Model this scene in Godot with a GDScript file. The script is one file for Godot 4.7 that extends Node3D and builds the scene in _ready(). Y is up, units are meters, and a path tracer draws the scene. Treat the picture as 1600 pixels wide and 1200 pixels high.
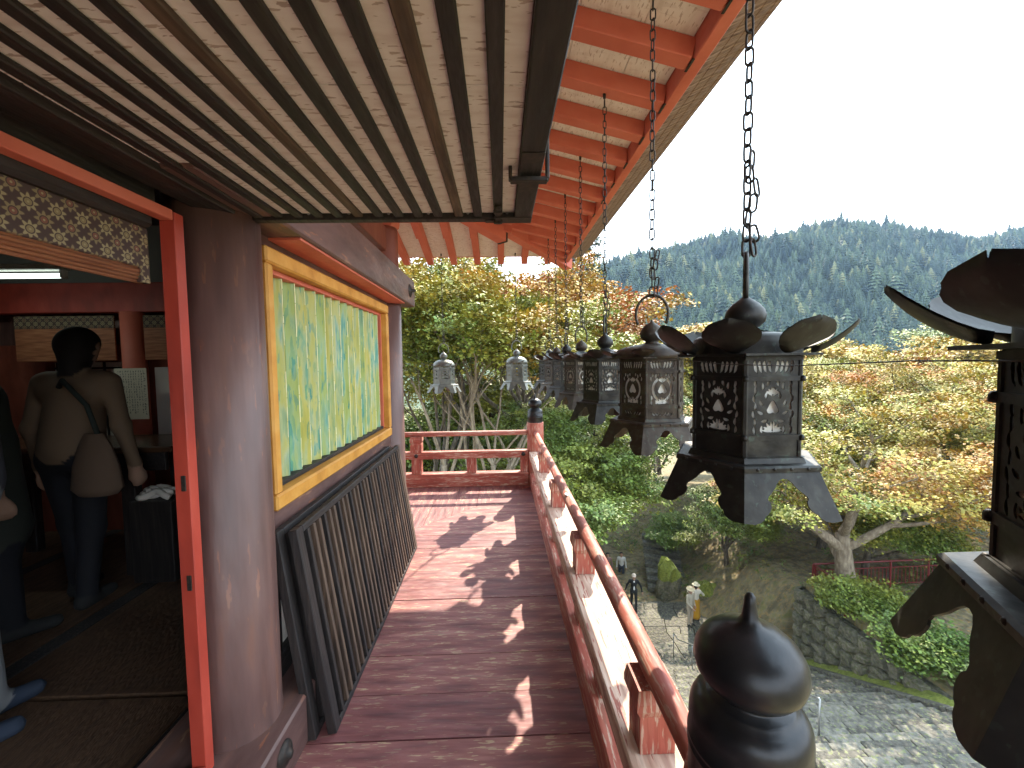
extends Node3D
# A shrine veranda with hanging bronze lanterns above an autumn valley.
# Axes: x to the right along the eave's width, y up, the veranda runs towards -z. V(x, y, d) uses d = -z.

var rng = RandomNumberGenerator.new()
var M = {}
var taken = {}

func V(x, y, d): return Vector3(x, y, -d)

# ---------------------------------------------------------------- textures and materials
func noise_bytes(seed_v, freq, size, octaves = 4, kind = FastNoiseLite.TYPE_SIMPLEX_SMOOTH):
	var n = FastNoiseLite.new()
	n.seed = seed_v
	n.frequency = freq
	n.noise_type = kind
	n.fractal_octaves = octaves
	var im = n.get_seamless_image(size, size)
	im.convert(Image.FORMAT_L8)
	return im.get_data()

func col(r, g, b): return Color(r / 255.0, g / 255.0, b / 255.0)

func ramp(stops, t):
	for i in range(1, stops.size()):
		if t <= stops[i][0]:
			var a = stops[i - 1]
			var b = stops[i]
			return a[1].lerp(b[1], clampf((t - a[0]) / maxf(b[0] - a[0], 0.0001), 0.0, 1.0))
	return stops[-1][1]

# colour = ramp of noise A; where noise B passes a limit, ramp of B lies over it (flaked paint, stains)
func tex(seed_v, freq, stops, size = 512, over = null):
	var a = noise_bytes(seed_v, freq, size, 5)
	var lut = PackedByteArray()
	lut.resize(256 * 3)
	for i in 256:
		var c = ramp(stops, i / 255.0)
		lut[i * 3] = int(clampf(c.r, 0, 1) * 255)
		lut[i * 3 + 1] = int(clampf(c.g, 0, 1) * 255)
		lut[i * 3 + 2] = int(clampf(c.b, 0, 1) * 255)
	var out = PackedByteArray()
	out.resize(size * size * 3)
	var b = PackedByteArray()
	var lut2 = PackedByteArray()
	var lim = 256
	if over:
		b = noise_bytes(seed_v + 77, over[0], size, 5)
		lim = int(over[1] * 255)
		lut2.resize(256 * 3)
		for i in 256:
			var c2 = ramp(over[2], i / 255.0)
			lut2[i * 3] = int(clampf(c2.r, 0, 1) * 255)
			lut2[i * 3 + 1] = int(clampf(c2.g, 0, 1) * 255)
			lut2[i * 3 + 2] = int(clampf(c2.b, 0, 1) * 255)
	for i in size * size:
		var k = a[i] * 3
		if over and (b[i] + (a[i] - 128) / 4) > lim:
			out[i * 3] = lut2[k]
			out[i * 3 + 1] = lut2[k + 1]
			out[i * 3 + 2] = lut2[k + 2]
		else:
			out[i * 3] = lut[k]
			out[i * 3 + 1] = lut[k + 1]
			out[i * 3 + 2] = lut[k + 2]
	return ImageTexture.create_from_image(Image.create_from_data(size, size, false, Image.FORMAT_RGB8, out))

func bump(seed_v, freq, size = 256, strength = 4.0):
	var n = FastNoiseLite.new()
	n.seed = seed_v
	n.frequency = freq
	n.fractal_octaves = 4
	var im = n.get_seamless_image(size, size)
	im.convert(Image.FORMAT_RGBA8)
	im.bump_map_to_normal_map(strength)
	return ImageTexture.create_from_image(im)

# a triplanar material; scale stretches the pattern along the grain
func surf(t, scale, rough = 0.8, metal = 0.0, nrm = null, nscale = 0.6):
	var m = StandardMaterial3D.new()
	m.albedo_texture = t
	m.uv1_triplanar = true
	m.uv1_world_triplanar = true
	m.uv1_scale = scale
	m.roughness = rough
	m.metallic = metal
	if nrm:
		m.normal_enabled = true
		m.normal_texture = nrm
		m.normal_scale = nscale
	return m

func plain(c, rough = 0.8, metal = 0.0):
	var m = StandardMaterial3D.new()
	m.albedo_color = c
	m.roughness = rough
	m.metallic = metal
	return m

# ---------------------------------------------------------------- mesh building
func mb(smooth = false):
	var st = SurfaceTool.new()
	st.begin(Mesh.PRIMITIVE_TRIANGLES)
	st.set_smooth_group(0 if smooth else -1)
	return st

func tri(st, a, b, c, n):
	if (b - a).cross(c - a).dot(n) > 0.0:
		st.add_vertex(a); st.add_vertex(c); st.add_vertex(b)
	else:
		st.add_vertex(a); st.add_vertex(b); st.add_vertex(c)

func quad(st, a, b, c, d, n):
	tri(st, a, b, c, n)
	tri(st, a, c, d, n)

# chamfered box, c centre, s size, ch chamfer, t transform
func cbox(st, c, s, ch = 0.004, t = Transform3D.IDENTITY):
	var h = s * 0.5
	ch = minf(ch, minf(h.x, minf(h.y, h.z)) * 0.6)
	for ax in 3:
		var b1 = (ax + 1) % 3
		var b2 = (ax + 2) % 3
		for sg in [-1.0, 1.0]:
			var q = []
			for w in [[-1, -1], [1, -1], [1, 1], [-1, 1]]:
				var p = Vector3.ZERO
				p[ax] = sg * h[ax]
				p[b1] = w[0] * (h[b1] - ch)
				p[b2] = w[1] * (h[b2] - ch)
				q.append(t * (c + p))
			var n = Vector3.ZERO
			n[ax] = sg
			quad(st, q[0], q[1], q[2], q[3], t.basis * n)
	for ax in 3:
		var b1 = (ax + 1) % 3
		var b2 = (ax + 2) % 3
		for w in [[-1, -1], [1, -1], [1, 1], [-1, 1]]:
			var q = []
			for e in [[-1, 0], [1, 0], [1, 1], [-1, 1]]:
				var p = Vector3.ZERO
				p[ax] = e[0] * (h[ax] - ch)
				p[b1] = w[0] * (h[b1] - (ch if e[1] == 1 else 0.0))
				p[b2] = w[1] * (h[b2] - (ch if e[1] == 0 else 0.0))
				q.append(t * (c + p))
			var n = Vector3.ZERO
			n[b1] = w[0]
			n[b2] = w[1]
			quad(st, q[0], q[1], q[2], q[3], t.basis * n)
	for sx in [-1, 1]:
		for sy in [-1, 1]:
			for sz in [-1, 1]:
				var a = Vector3(sx * h.x, sy * (h.y - ch), sz * (h.z - ch))
				var b = Vector3(sx * (h.x - ch), sy * h.y, sz * (h.z - ch))
				var d = Vector3(sx * (h.x - ch), sy * (h.y - ch), sz * h.z)
				tri(st, t * (c + a), t * (c + b), t * (c + d), t.basis * Vector3(sx, sy, sz))

# a beam between two points with a rectangular section w (sideways) by hgt (up)
func beam(st, a, b, w, hgt, ch = 0.004, up = Vector3.UP):
	var z = (b - a).normalized()
	var x = up.cross(z).normalized()
	var y = z.cross(x)
	cbox(st, Vector3.ZERO, Vector3(w, hgt, (b - a).length()), ch, Transform3D(Basis(x, y, z), (a + b) * 0.5))

func tube(st, pts, radii, seg = 8, cap = true):
	var rings = []
	var x = Vector3.ZERO
	for i in pts.size():
		var d = (pts[mini(i + 1, pts.size() - 1)] - pts[maxi(i - 1, 0)]).normalized()
		if i == 0:
			x = d.cross(Vector3.UP if absf(d.y) < 0.9 else Vector3.RIGHT).normalized()
		x = (x - d * d.dot(x)).normalized()
		var y = d.cross(x)
		var r = []
		for k in seg:
			var a = TAU * k / seg
			r.append(pts[i] + (x * cos(a) + y * sin(a)) * radii[i])
		rings.append(r)
	for i in pts.size() - 1:
		var ax = (pts[i] + pts[i + 1]) * 0.5
		for k in seg:
			var k2 = (k + 1) % seg
			var n = (rings[i][k] + rings[i + 1][k2]) * 0.5 - ax
			quad(st, rings[i][k], rings[i][k2], rings[i + 1][k2], rings[i + 1][k], n)
	if cap:
		for e in [0, pts.size() - 1]:
			var n = pts[0] - pts[1] if e == 0 else pts[-1] - pts[-2]
			for k in seg:
				tri(st, pts[e], rings[e][k], rings[e][(k + 1) % seg], n)

# profile of [radius, y]
func lathe(st, prof, seg = 32, at = Vector3.ZERO):
	for i in prof.size() - 1:
		for k in seg:
			var a = TAU * k / seg
			var b = TAU * (k + 1) / seg
			var p = prof[i]
			var q = prof[i + 1]
			var A = at + Vector3(p[0] * cos(a), p[1], p[0] * sin(a))
			var B = at + Vector3(p[0] * cos(b), p[1], p[0] * sin(b))
			var C = at + Vector3(q[0] * cos(b), q[1], q[0] * sin(b))
			var D = at + Vector3(q[0] * cos(a), q[1], q[0] * sin(a))
			var out = Vector3(cos((a + b) / 2), 0, sin((a + b) / 2))
			var n = out * (p[1] - q[1]) + Vector3(0, q[0] - p[0], 0)
			if p[0] > 0.00001: tri(st, A, B, C, n)
			if q[0] > 0.00001: tri(st, A, C, D, n)

# flat polygon (array of Vector2 in the plane of ux, uy at o) with thickness th along its normal
func plate(st, poly, o, ux, uy, th):
	var n = ux.cross(uy).normalized()
	var idx = Geometry2D.triangulate_polygon(PackedVector2Array(poly))
	for i in range(0, idx.size(), 3):
		var a = o + ux * poly[idx[i]].x + uy * poly[idx[i]].y
		var b = o + ux * poly[idx[i + 1]].x + uy * poly[idx[i + 1]].y
		var c = o + ux * poly[idx[i + 2]].x + uy * poly[idx[i + 2]].y
		tri(st, a + n * th * 0.5, b + n * th * 0.5, c + n * th * 0.5, n)
		tri(st, a - n * th * 0.5, b - n * th * 0.5, c - n * th * 0.5, -n)
	var area = 0.0
	for i in poly.size():
		area += poly[i].cross(poly[(i + 1) % poly.size()])
	for i in poly.size():
		var p = poly[i]
		var q = poly[(i + 1) % poly.size()]
		var a = o + ux * p.x + uy * p.y
		var b = o + ux * q.x + uy * q.y
		var e = (b - a).cross(n) * signf(area)
		quad(st, a + n * th * 0.5, b + n * th * 0.5, b - n * th * 0.5, a - n * th * 0.5, e)

func done(st, m):
	st.generate_normals()
	if m: st.set_material(m)
	return st.commit()

# ---------------------------------------------------------------- nodes
func numbered(n):
	taken[n] = taken.get(n, 0) + 1
	return n if taken[n] == 1 else "%s_%03d" % [n, taken[n] - 1]

func thing(called, label, category, at = Vector3.ZERO, group = "", turn = 0.0):
	var o = Node3D.new()
	o.name = numbered(called)
	add_child(o, true)
	o.position = at
	o.rotation.y = turn
	o.set_meta("label", label)
	o.set_meta("category", category)
	if group: o.set_meta("group", group)
	return o

func structure(called):
	var o = Node3D.new()
	o.name = numbered(called)
	add_child(o, true)
	o.set_meta("kind", "structure")
	return o

func put(parent, called, mesh, at = Vector3.ZERO, basis_v = Basis.IDENTITY):
	var o = MeshInstance3D.new()
	o.name = called
	o.mesh = mesh
	parent.add_child(o, true)
	o.transform = Transform3D(basis_v, at)
	return o

func part(parent, called, st, m, at = Vector3.ZERO):
	return put(parent, called, done(st, m), at)

func box_part(parent, called, c, s, m, ch = 0.004):
	var st = mb()
	cbox(st, Vector3.ZERO, s, ch)
	return put(parent, called, done(st, m), c)

func beam_part(parent, called, a, b, w, h, m, ch = 0.004):
	var st = mb()
	beam(st, a, b, w, h, ch)
	return part(parent, called, st, m)

func copies(parent, called, mesh, m, buf, count):
	var mm = MultiMesh.new()
	mm.transform_format = MultiMesh.TRANSFORM_3D
	mm.use_colors = true
	mm.mesh = mesh
	mm.instance_count = count
	mm.buffer = buf
	var o = MultiMeshInstance3D.new()
	o.name = called
	o.multimesh = mm
	o.material_override = m
	parent.add_child(o, true)
	return o

func push(buf, b, o, c):
	buf.append_array(PackedFloat32Array([b.x.x, b.y.x, b.z.x, o.x, b.x.y, b.y.y, b.z.y, o.y, b.x.z, b.y.z, b.z.z, o.z, c.r, c.g, c.b, 1.0]))

func _ready():
	rng.seed = 7
	# camera
	var cam = Camera3D.new()
	cam.name = "camera"
	add_child(cam)
	cam.position = Vector3(0, 1.5, 0)
	cam.rotation_degrees = Vector3(-3.09, -1.58, -0.86)
	cam.fov = 86.3
	cam.near = 0.05
	cam.far = 4000.0
	cam.current = true
	# sky
	var sky_mat = ProceduralSkyMaterial.new()
	sky_mat.sky_top_color = Color(0.80, 0.885, 0.955)
	sky_mat.sky_horizon_color = Color(0.97, 0.98, 0.985)
	sky_mat.sky_curve = 0.22
	sky_mat.ground_horizon_color = Color(0.55, 0.56, 0.5)
	sky_mat.ground_bottom_color = Color(0.3, 0.3, 0.25)
	sky_mat.sun_angle_max = 40.0
	sky_mat.sun_curve = 0.1
	sky_mat.sky_energy_multiplier = 1.35
	var sky = Sky.new()
	sky.sky_material = sky_mat
	var env = Environment.new()
	env.background_mode = Environment.BG_SKY
	env.sky = sky
	env.tonemap_mode = Environment.TONE_MAPPER_LINEAR
	env.tonemap_exposure = 2.85
	env.sdfgi_enabled = true
	env.ssao_enabled = true
	env.ssil_enabled = true
	env.fog_enabled = true
	env.fog_density = 0.0002
	env.fog_light_color = Color(0.70, 0.83, 0.97)
	var we = WorldEnvironment.new()
	we.name = "environment"
	we.environment = env
	add_child(we)
	# sun: ahead and to the right, about 41 degrees up (read from the railing's shadow on the floor)
	var sun = DirectionalLight3D.new()
	sun.name = "sun"
	add_child(sun)
	sun.look_at_from_position(Vector3(0.42, 1.0, -1.07) * 10.0, Vector3.ZERO)
	sun.light_energy = 1.5
	sun.light_color = Color(1.0, 0.95, 0.87)
	sun.light_angular_distance = 0.5
	sun.shadow_enabled = true
	materials()
	terrain()
	hillside()
	veranda()
	hall()
	roof()
	hall_interior()
	railing()
	shutters()
	lanterns()
	stairs_and_terrace()
	trees()
	people()

func materials():
	var wood_n = bump(3, 0.02, 256, 5.0)
	# weathered red floor paint, flaking along the grain (grain along x / along z)
	var floor_t = tex(11, 0.006, [[0.0, col(98, 60, 60)], [0.35, col(128, 78, 76)], [0.6, col(142, 90, 86)], [0.8, col(156, 106, 98)], [1.0, col(126, 94, 88)]], 1024,
		[0.032, 0.70, [[0.0, col(98, 76, 72)], [0.45, col(150, 116, 98)], [0.7, col(182, 154, 124)], [1.0, col(140, 112, 100)]]])
	M.floor_x = surf(floor_t, Vector3(0.30, 1.4, 2.2), 0.62, 0.0, wood_n, 0.5)
	M.floor_z = surf(floor_t, Vector3(2.2, 1.4, 0.30), 0.62, 0.0, wood_n, 0.5)
	var floor_b = tex(12, 0.006, [[0.0, col(92, 56, 58)], [0.4, col(118, 70, 70)], [0.7, col(134, 82, 80)], [1.0, col(120, 80, 78)]], 1024,
		[0.03, 0.76, [[0.0, col(80, 62, 62)], [0.5, col(136, 104, 90)], [1.0, col(170, 142, 118)]]])
	M.floor_x2 = surf(floor_b, Vector3(0.33, 1.4, 2.6), 0.58, 0.0, wood_n, 0.5)
	# vermilion paint
	var ver_t = tex(21, 0.01, [[0.0, col(190, 92, 72)], [0.5, col(204, 106, 84)], [1.0, col(212, 118, 96)]], 256)
	M.vermilion = surf(ver_t, Vector3(1.2, 1.2, 1.2), 0.62, 0.0, wood_n, 0.2)
	var dred_t = tex(22, 0.012, [[0.0, col(142, 50, 38)], [0.5, col(170, 60, 44)], [1.0, col(184, 74, 56)]], 256)
	M.red = surf(dred_t, Vector3(1.5, 0.7, 1.5), 0.55, 0.0, wood_n, 0.2)
	# purple brown lacquer of columns and beams, worn to red and bare wood
	var pur_t = tex(23, 0.008, [[0.0, col(80, 58, 54)], [0.4, col(98, 72, 67)], [0.7, col(110, 82, 76)], [1.0, col(124, 86, 72)]], 512,
		[0.02, 0.86, [[0.0, col(120, 66, 50)], [0.5, col(140, 88, 66)], [1.0, col(150, 120, 100)]]])
	M.purple_y = surf(pur_t, Vector3(3.0, 0.4, 3.0), 0.42, 0.0, wood_n, 0.25)
	M.purple_z = surf(pur_t, Vector3(2.0, 2.0, 0.4), 0.45, 0.0, wood_n, 0.25)
	var brown_t = tex(24, 0.01, [[0.0, col(104, 52, 38)], [0.5, col(124, 64, 48)], [1.0, col(136, 78, 60)]], 256)
	M.brown = surf(brown_t, Vector3(2.0, 0.6, 2.0), 0.55, 0.0, wood_n, 0.2)
	# railing: red paint bleached and flaked to pale wood on top
	var rail_t = tex(25, 0.008, [[0.0, col(128, 58, 46)], [0.45, col(154, 76, 60)], [0.75, col(170, 98, 80)], [1.0, col(150, 100, 84)]], 512,
		[0.04, 0.68, [[0.0, col(132, 98, 86)], [0.5, col(176, 142, 122)], [1.0, col(200, 176, 156)]]])
	M.rail_z = surf(rail_t, Vector3(3.4, 3.4, 0.35), 0.6, 0.0, wood_n, 0.5)
	M.rail_x = surf(rail_t, Vector3(0.35, 3.4, 3.4), 0.6, 0.0, wood_n, 0.5)
	M.rail_y = surf(rail_t, Vector3(3.4, 0.4, 3.4), 0.6, 0.0, wood_n, 0.5)
	var bare_t = tex(26, 0.008, [[0.0, col(140, 104, 88)], [0.4, col(176, 142, 122)], [0.7, col(196, 168, 148)], [1.0, col(206, 184, 166)]], 512,
		[0.02, 0.72, [[0.0, col(130, 70, 58)], [1.0, col(160, 96, 80)]]])
	M.bare_z = surf(bare_t, Vector3(5.0, 5.0, 0.5), 0.65, 0.0, wood_n, 0.5)
	# whitewashed boards with worn, stained patches
	var white_t = tex(27, 0.006, [[0.0, col(218, 203, 194)], [0.35, col(234, 223, 216)], [0.7, col(240, 231, 225)], [1.0, col(226, 213, 205)]], 1024,
		[0.02, 0.74, [[0.0, col(186, 170, 162)], [0.5, col(200, 180, 166)], [1.0, col(172, 154, 146)]]])
	M.white_x = surf(white_t, Vector3(0.8, 1.0, 3.2), 0.85)
	M.white_z = surf(white_t, Vector3(3.2, 1.0, 0.8), 0.85)
	var plaster_t = tex(28, 0.01, [[0.0, col(214, 204, 192)], [1.0, col(228, 220, 210)]], 256)
	M.plaster = surf(plaster_t, Vector3(1, 1, 1), 0.9)
	# black-brown lattice wood
	var lat_t = tex(29, 0.008, [[0.0, col(25, 22, 21)], [0.5, col(37, 32, 31)], [0.85, col(50, 43, 40)], [1.0, col(70, 60, 53)]], 512)
	M.lattice_z = surf(lat_t, Vector3(9, 9, 0.7), 0.6, 0.0, wood_n, 0.5)
	M.lattice_y = surf(lat_t, Vector3(9, 0.7, 9), 0.6, 0.0, wood_n, 0.5)
	var lat2_t = tex(30, 0.008, [[0.0, col(54, 43, 37)], [0.5, col(82, 65, 53)], [1.0, col(112, 90, 72)]], 512)
	M.lattice_worn = surf(lat2_t, Vector3(9, 9, 0.7), 0.65, 0.0, wood_n, 0.5)
	M.lattice_worn_y = surf(lat2_t, Vector3(9, 0.7, 9), 0.6, 0.0, wood_n, 0.5)
	# yellow frame
	var yel_t = tex(31, 0.01, [[0.0, col(182, 122, 44)], [0.5, col(206, 146, 62)], [1.0, col(216, 162, 82)]], 256)
	M.yellow = surf(yel_t, Vector3(2, 2, 2), 0.6, 0.0, wood_n, 0.2)
	# window slats: green and yellow paint weathered in drips
	for i in 5:
		var t = tex(40 + i * 2, 0.010, [[0.0, col(140, 152, 86)], [0.3, col(176, 174, 88)], [0.5, col(186, 186, 112)], [0.62, col(178, 188, 152)], [0.74, col(118, 166, 150)], [1.0, col(66, 136, 132)]], 512,
			[0.02, 0.66 + 0.03 * i, [[0.0, col(44, 112, 112)], [0.5, col(72, 144, 132)], [1.0, col(206, 210, 140)]]])
		for k in 3:
			var sm_ = surf(t, Vector3(3.2 + i * 0.4, 0.42, 3.2 + i * 0.4), 0.6)
			sm_.uv1_world_triplanar = false
			sm_.uv1_offset = Vector3(0.31 * k + 0.07 * i, 0.37 * k + 0.11 * i, 0.23 * k)
			sm_.albedo_color = [Color(1, 1, 1), Color(0.86, 0.95, 0.95), Color(1.0, 0.97, 0.86)][k]
			M["slat%d" % (i * 3 + k)] = sm_
	M.flake = surf(tex(57, 0.03, [[0.0, col(196, 196, 120)], [0.5, col(222, 220, 166)], [1.0, col(232, 232, 214)]], 256), Vector3(6, 2, 6), 0.7)
	M.paper = plain(col(236, 232, 222), 0.9)
	M.paper.backlight = Color(0.9, 0.88, 0.82)
	# bronze
	var br_t = tex(50, 0.014, [[0.0, col(30, 29, 28)], [0.4, col(44, 42, 40)], [0.7, col(56, 54, 50)], [1.0, col(72, 72, 66)]], 512,
		[0.03, 0.78, [[0.0, col(52, 58, 53)], [1.0, col(74, 82, 74)]]])
	M.bronze = surf(br_t, Vector3(3, 3, 3), 0.48, 0.55, bump(5, 0.03, 256, 3.0), 0.25)
	var br2_t = tex(51, 0.014, [[0.0, col(46, 38, 33)], [0.5, col(64, 54, 46)], [1.0, col(84, 74, 62)]], 512,
		[0.03, 0.74, [[0.0, col(62, 68, 60)], [1.0, col(86, 92, 80)]]])
	M.bronze_brown = surf(br2_t, Vector3(3, 3, 3), 0.5, 0.5, bump(6, 0.03, 256, 3.0), 0.25)
	var br3_t = tex(52, 0.014, [[0.0, col(84, 86, 82)], [0.5, col(108, 110, 104)], [1.0, col(128, 130, 120)]], 256)
	M.bronze_grey = surf(br3_t, Vector3(3, 3, 3), 0.5, 0.5)
	var cap_t = tex(53, 0.01, [[0.0, col(34, 34, 36)], [0.6, col(48, 48, 50)], [1.0, col(62, 60, 60)]], 512)
	M.cap = surf(cap_t, Vector3(3, 3, 3), 0.34, 0.6, bump(8, 0.05, 256, 2.0), 0.12)
	M.iron = surf(tex(54, 0.02, [[0.0, col(40, 36, 34)], [0.6, col(58, 52, 48)], [1.0, col(84, 66, 52)]], 256), Vector3(8, 8, 8), 0.55, 0.5)
	M.steel = plain(col(150, 150, 148), 0.4, 0.7)
	# bark roof edge in layers
	var thatch_t = tex(60, 0.006, [[0.0, col(74, 56, 46)], [0.42, col(116, 92, 76)], [0.5, col(150, 124, 104)], [0.58, col(104, 82, 68)], [1.0, col(170, 144, 122)]], 512)
	M.thatch = surf(thatch_t, Vector3(5, 5, 0.5), 0.95, 0.0, bump(9, 0.02, 256, 8.0), 0.9)
	M.thatch_x = surf(thatch_t, Vector3(0.5, 5, 5), 0.95, 0.0, bump(9, 0.02, 256, 8.0), 0.9)
	# ground, stone
	var ground_t = tex(70, 0.008, [[0.0, col(70, 66, 48)], [0.35, col(98, 90, 66)], [0.6, col(128, 116, 90)], [0.8, col(104, 104, 62)], [1.0, col(84, 96, 48)]], 1024,
		[0.03, 0.66, [[0.0, col(120, 90, 54)], [0.5, col(150, 120, 72)], [1.0, col(96, 104, 50)]]])
	M.ground = surf(ground_t, Vector3(0.22, 0.22, 0.22), 0.95, 0.0, bump(71, 0.03, 256, 6.0), 0.8)
	for i in 3:
		var t = tex(74 + i, 0.012, [[0.0, col(72 - i * 11, 69 - i * 11, 62 - i * 10)], [0.4, col(102 - i * 13, 98 - i * 13, 88 - i * 12)], [0.7, col(118 - i * 13, 113 - i * 13, 102 - i * 12)], [1.0, col(132 - i * 12, 127 - i * 12, 115 - i * 12)]], 512,
			[0.02, 0.70, [[0.0, col(92, 96, 66)], [1.0, col(120, 120, 86)]]])
		M["stone%d" % i] = surf(t, Vector3(0.9, 0.9, 0.9), 0.9, 0.0, bump(77 + i, 0.03, 256, 7.0), 0.8)
		var t2 = tex(84 + i, 0.014, [[0.0, col(60 + i * 8, 58 + i * 7, 48 + i * 5)], [0.5, col(96 + i * 8, 92 + i * 7, 78 + i * 6)], [1.0, col(130 + i * 6, 124 + i * 6, 106 + i * 6)]], 512,
			[0.02, 0.62, [[0.0, col(70, 74, 44)], [1.0, col(104, 106, 66)]]])
		M["rubble%d" % i] = surf(t2, Vector3(0.8, 0.8, 0.8), 0.95, 0.0, bump(87 + i, 0.03, 256, 8.0), 0.9)
	M.moss = surf(tex(90, 0.02, [[0.0, col(70, 78, 30)], [0.5, col(110, 118, 46)], [1.0, col(140, 140, 66)]], 256), Vector3(1.5, 1.5, 1.5), 0.95, 0.0, bump(91, 0.05, 256, 8.0), 0.9)
	M.bark = surf(tex(92, 0.014, [[0.0, col(48, 42, 36)], [0.5, col(80, 70, 58)], [0.8, col(110, 100, 84)], [1.0, col(136, 130, 112)]], 256), Vector3(2.5, 0.8, 2.5), 0.95, 0.0, bump(93, 0.03, 256, 8.0), 0.9)
	M.bark_pale = surf(tex(94, 0.014, [[0.0, col(84, 72, 60)], [0.5, col(126, 112, 94)], [1.0, col(166, 154, 132)]], 256), Vector3(2.5, 0.8, 2.5), 0.95, 0.0, bump(95, 0.03, 256, 8.0), 0.9)
	M.bark_dark = surf(tex(96, 0.014, [[0.0, col(30, 26, 22)], [0.6, col(56, 46, 38)], [1.0, col(76, 66, 54)]], 256), Vector3(2.5, 0.8, 2.5), 0.95)
	M.leaf = StandardMaterial3D.new()
	M.leaf.vertex_color_use_as_albedo = true
	M.leaf.roughness = 0.6
	M.leaf.backlight = Color(0.9, 0.9, 0.62)
	M.leaf.cull_mode = BaseMaterial3D.CULL_DISABLED
	M.needle = StandardMaterial3D.new()
	M.needle.vertex_color_use_as_albedo = true
	M.needle.roughness = 0.8
	M.needle.backlight = Color(0.3, 0.3, 0.2)
	M.needle.cull_mode = BaseMaterial3D.CULL_DISABLED
	M.fence_red = plain(col(104, 30, 30), 0.45)
	M.skin = plain(col(206, 160, 132), 0.6)

# ---------------------------------------------------------------- terrain
func stair_y(d): return -10.1 + clampf(14.9 - d, 0.0, 12.0) * 0.537

func sm(a, b, x):
	var t = clampf((x - a) / (b - a), 0.0, 1.0)
	return t * t * (3.0 - 2.0 * t)

func ground_y(x, d):
	# the stairway cut and the landing
	var low = -10.35 if d < 18.9 else lerpf(-10.35, -17.0, sm(18.9, 60.0, d))
	if d < 15.0: low = stair_y(d) - 0.45
	# terrace on the right, behind the retaining wall, running out into a slope further off
	var terr = -6.86
	if d > 14.3: terr = lerpf(-7.3, -17.0, sm(17.0, 75.0, d))
	var side = sm(10.62, 10.9, x) if d < 14.5 else sm(8.6, 11.6, x)
	if d > 18.0: side = sm(7.5, 14.0, x)
	var y = lerpf(low, terr, side)
	# bank on the left, beyond the end of the veranda
	var bank = lerpf(-7.5, -3.2, sm(8.0, 26.0, d)) - sm(30.0, 80.0, d) * 14.0
	y = lerpf(y, maxf(bank, y), 1.0 - sm(1.0, 5.5, x))
	y += sin(x * 0.9 + d * 0.3) * 0.12 * side + sin(x * 0.31 - d * 0.7) * 0.1 * side
	return y

func warp(s): return signf(s) * (pow(absf(s), 4.0) * 1800.0 + absf(s) * 6.0)

func terrain():
	var n = 220
	var xs = []
	var ds = []
	for i in n + 1:
		var s = -1.0 + 2.0 * i / n
		xs.append(9.0 + warp(s))
		ds.append(14.0 + warp(s))
	var verts = PackedVector3Array()
	var idx = PackedInt32Array()
	for j in n + 1:
		for i in n + 1:
			verts.append(V(xs[i], ground_y(xs[i], ds[j]), ds[j]))
	for j in n:
		for i in n:
			var a = j * (n + 1) + i
			idx.append_array(PackedInt32Array([a, a + n + 1, a + 1, a + 1, a + n + 1, a + n + 2]))
	var st = SurfaceTool.new()
	var arr = []
	arr.resize(Mesh.ARRAY_MAX)
	arr[Mesh.ARRAY_VERTEX] = verts
	arr[Mesh.ARRAY_INDEX] = idx
	var am = ArrayMesh.new()
	am.add_surface_from_arrays(Mesh.PRIMITIVE_TRIANGLES, arr)
	st.create_from(am, 0)
	st.generate_normals()
	st.set_material(M.ground)
	var o = put(self, "ground", st.commit())
	o.set_meta("kind", "structure")

var ridge = [[-400, 40], [-100, 50], [0, 62], [60, 80], [105, 96], [196, 117], [245, 124], [266, 115], [295, 120], [330, 130], [365, 136], [400, 134], [463, 125], [512, 112], [540, 117], [576, 130], [650, 142], [800, 152], [1100, 150]]
var hill_noise = null

func ridge_y(x):
	for i in range(1, ridge.size()):
		if x <= ridge[i][0]:
			return lerpf(ridge[i - 1][1], ridge[i][1], (x - ridge[i - 1][0]) / float(ridge[i][0] - ridge[i - 1][0]))
	return 150.0

func hill_y(x, d):
	var t = clampf((d - 165.0) / 285.0, 0.0, 1.4)
	var up = t * t * (3.0 - 2.0 * t) if t < 1.0 else 1.0 - (t - 1.0) * (t - 1.0) * 1.2
	up = lerpf(up, t, 0.45) if t < 1.0 else up
	# the spurs run straight up the slope: the ridge line seen at 450 m belongs to this bearing
	var xr = x * lerpf(1.0, 450.0 / maxf(d, 160.0), 0.6)
	var y = -17.0 + (ridge_y(xr) + 17.0) * up
	var g = hill_noise.get_noise_2d(x, d * 0.45)
	return y + g * 26.0 * sm(0.05, 0.4, t) * (1.0 - sm(0.75, 1.0, t) * 0.8)

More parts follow.
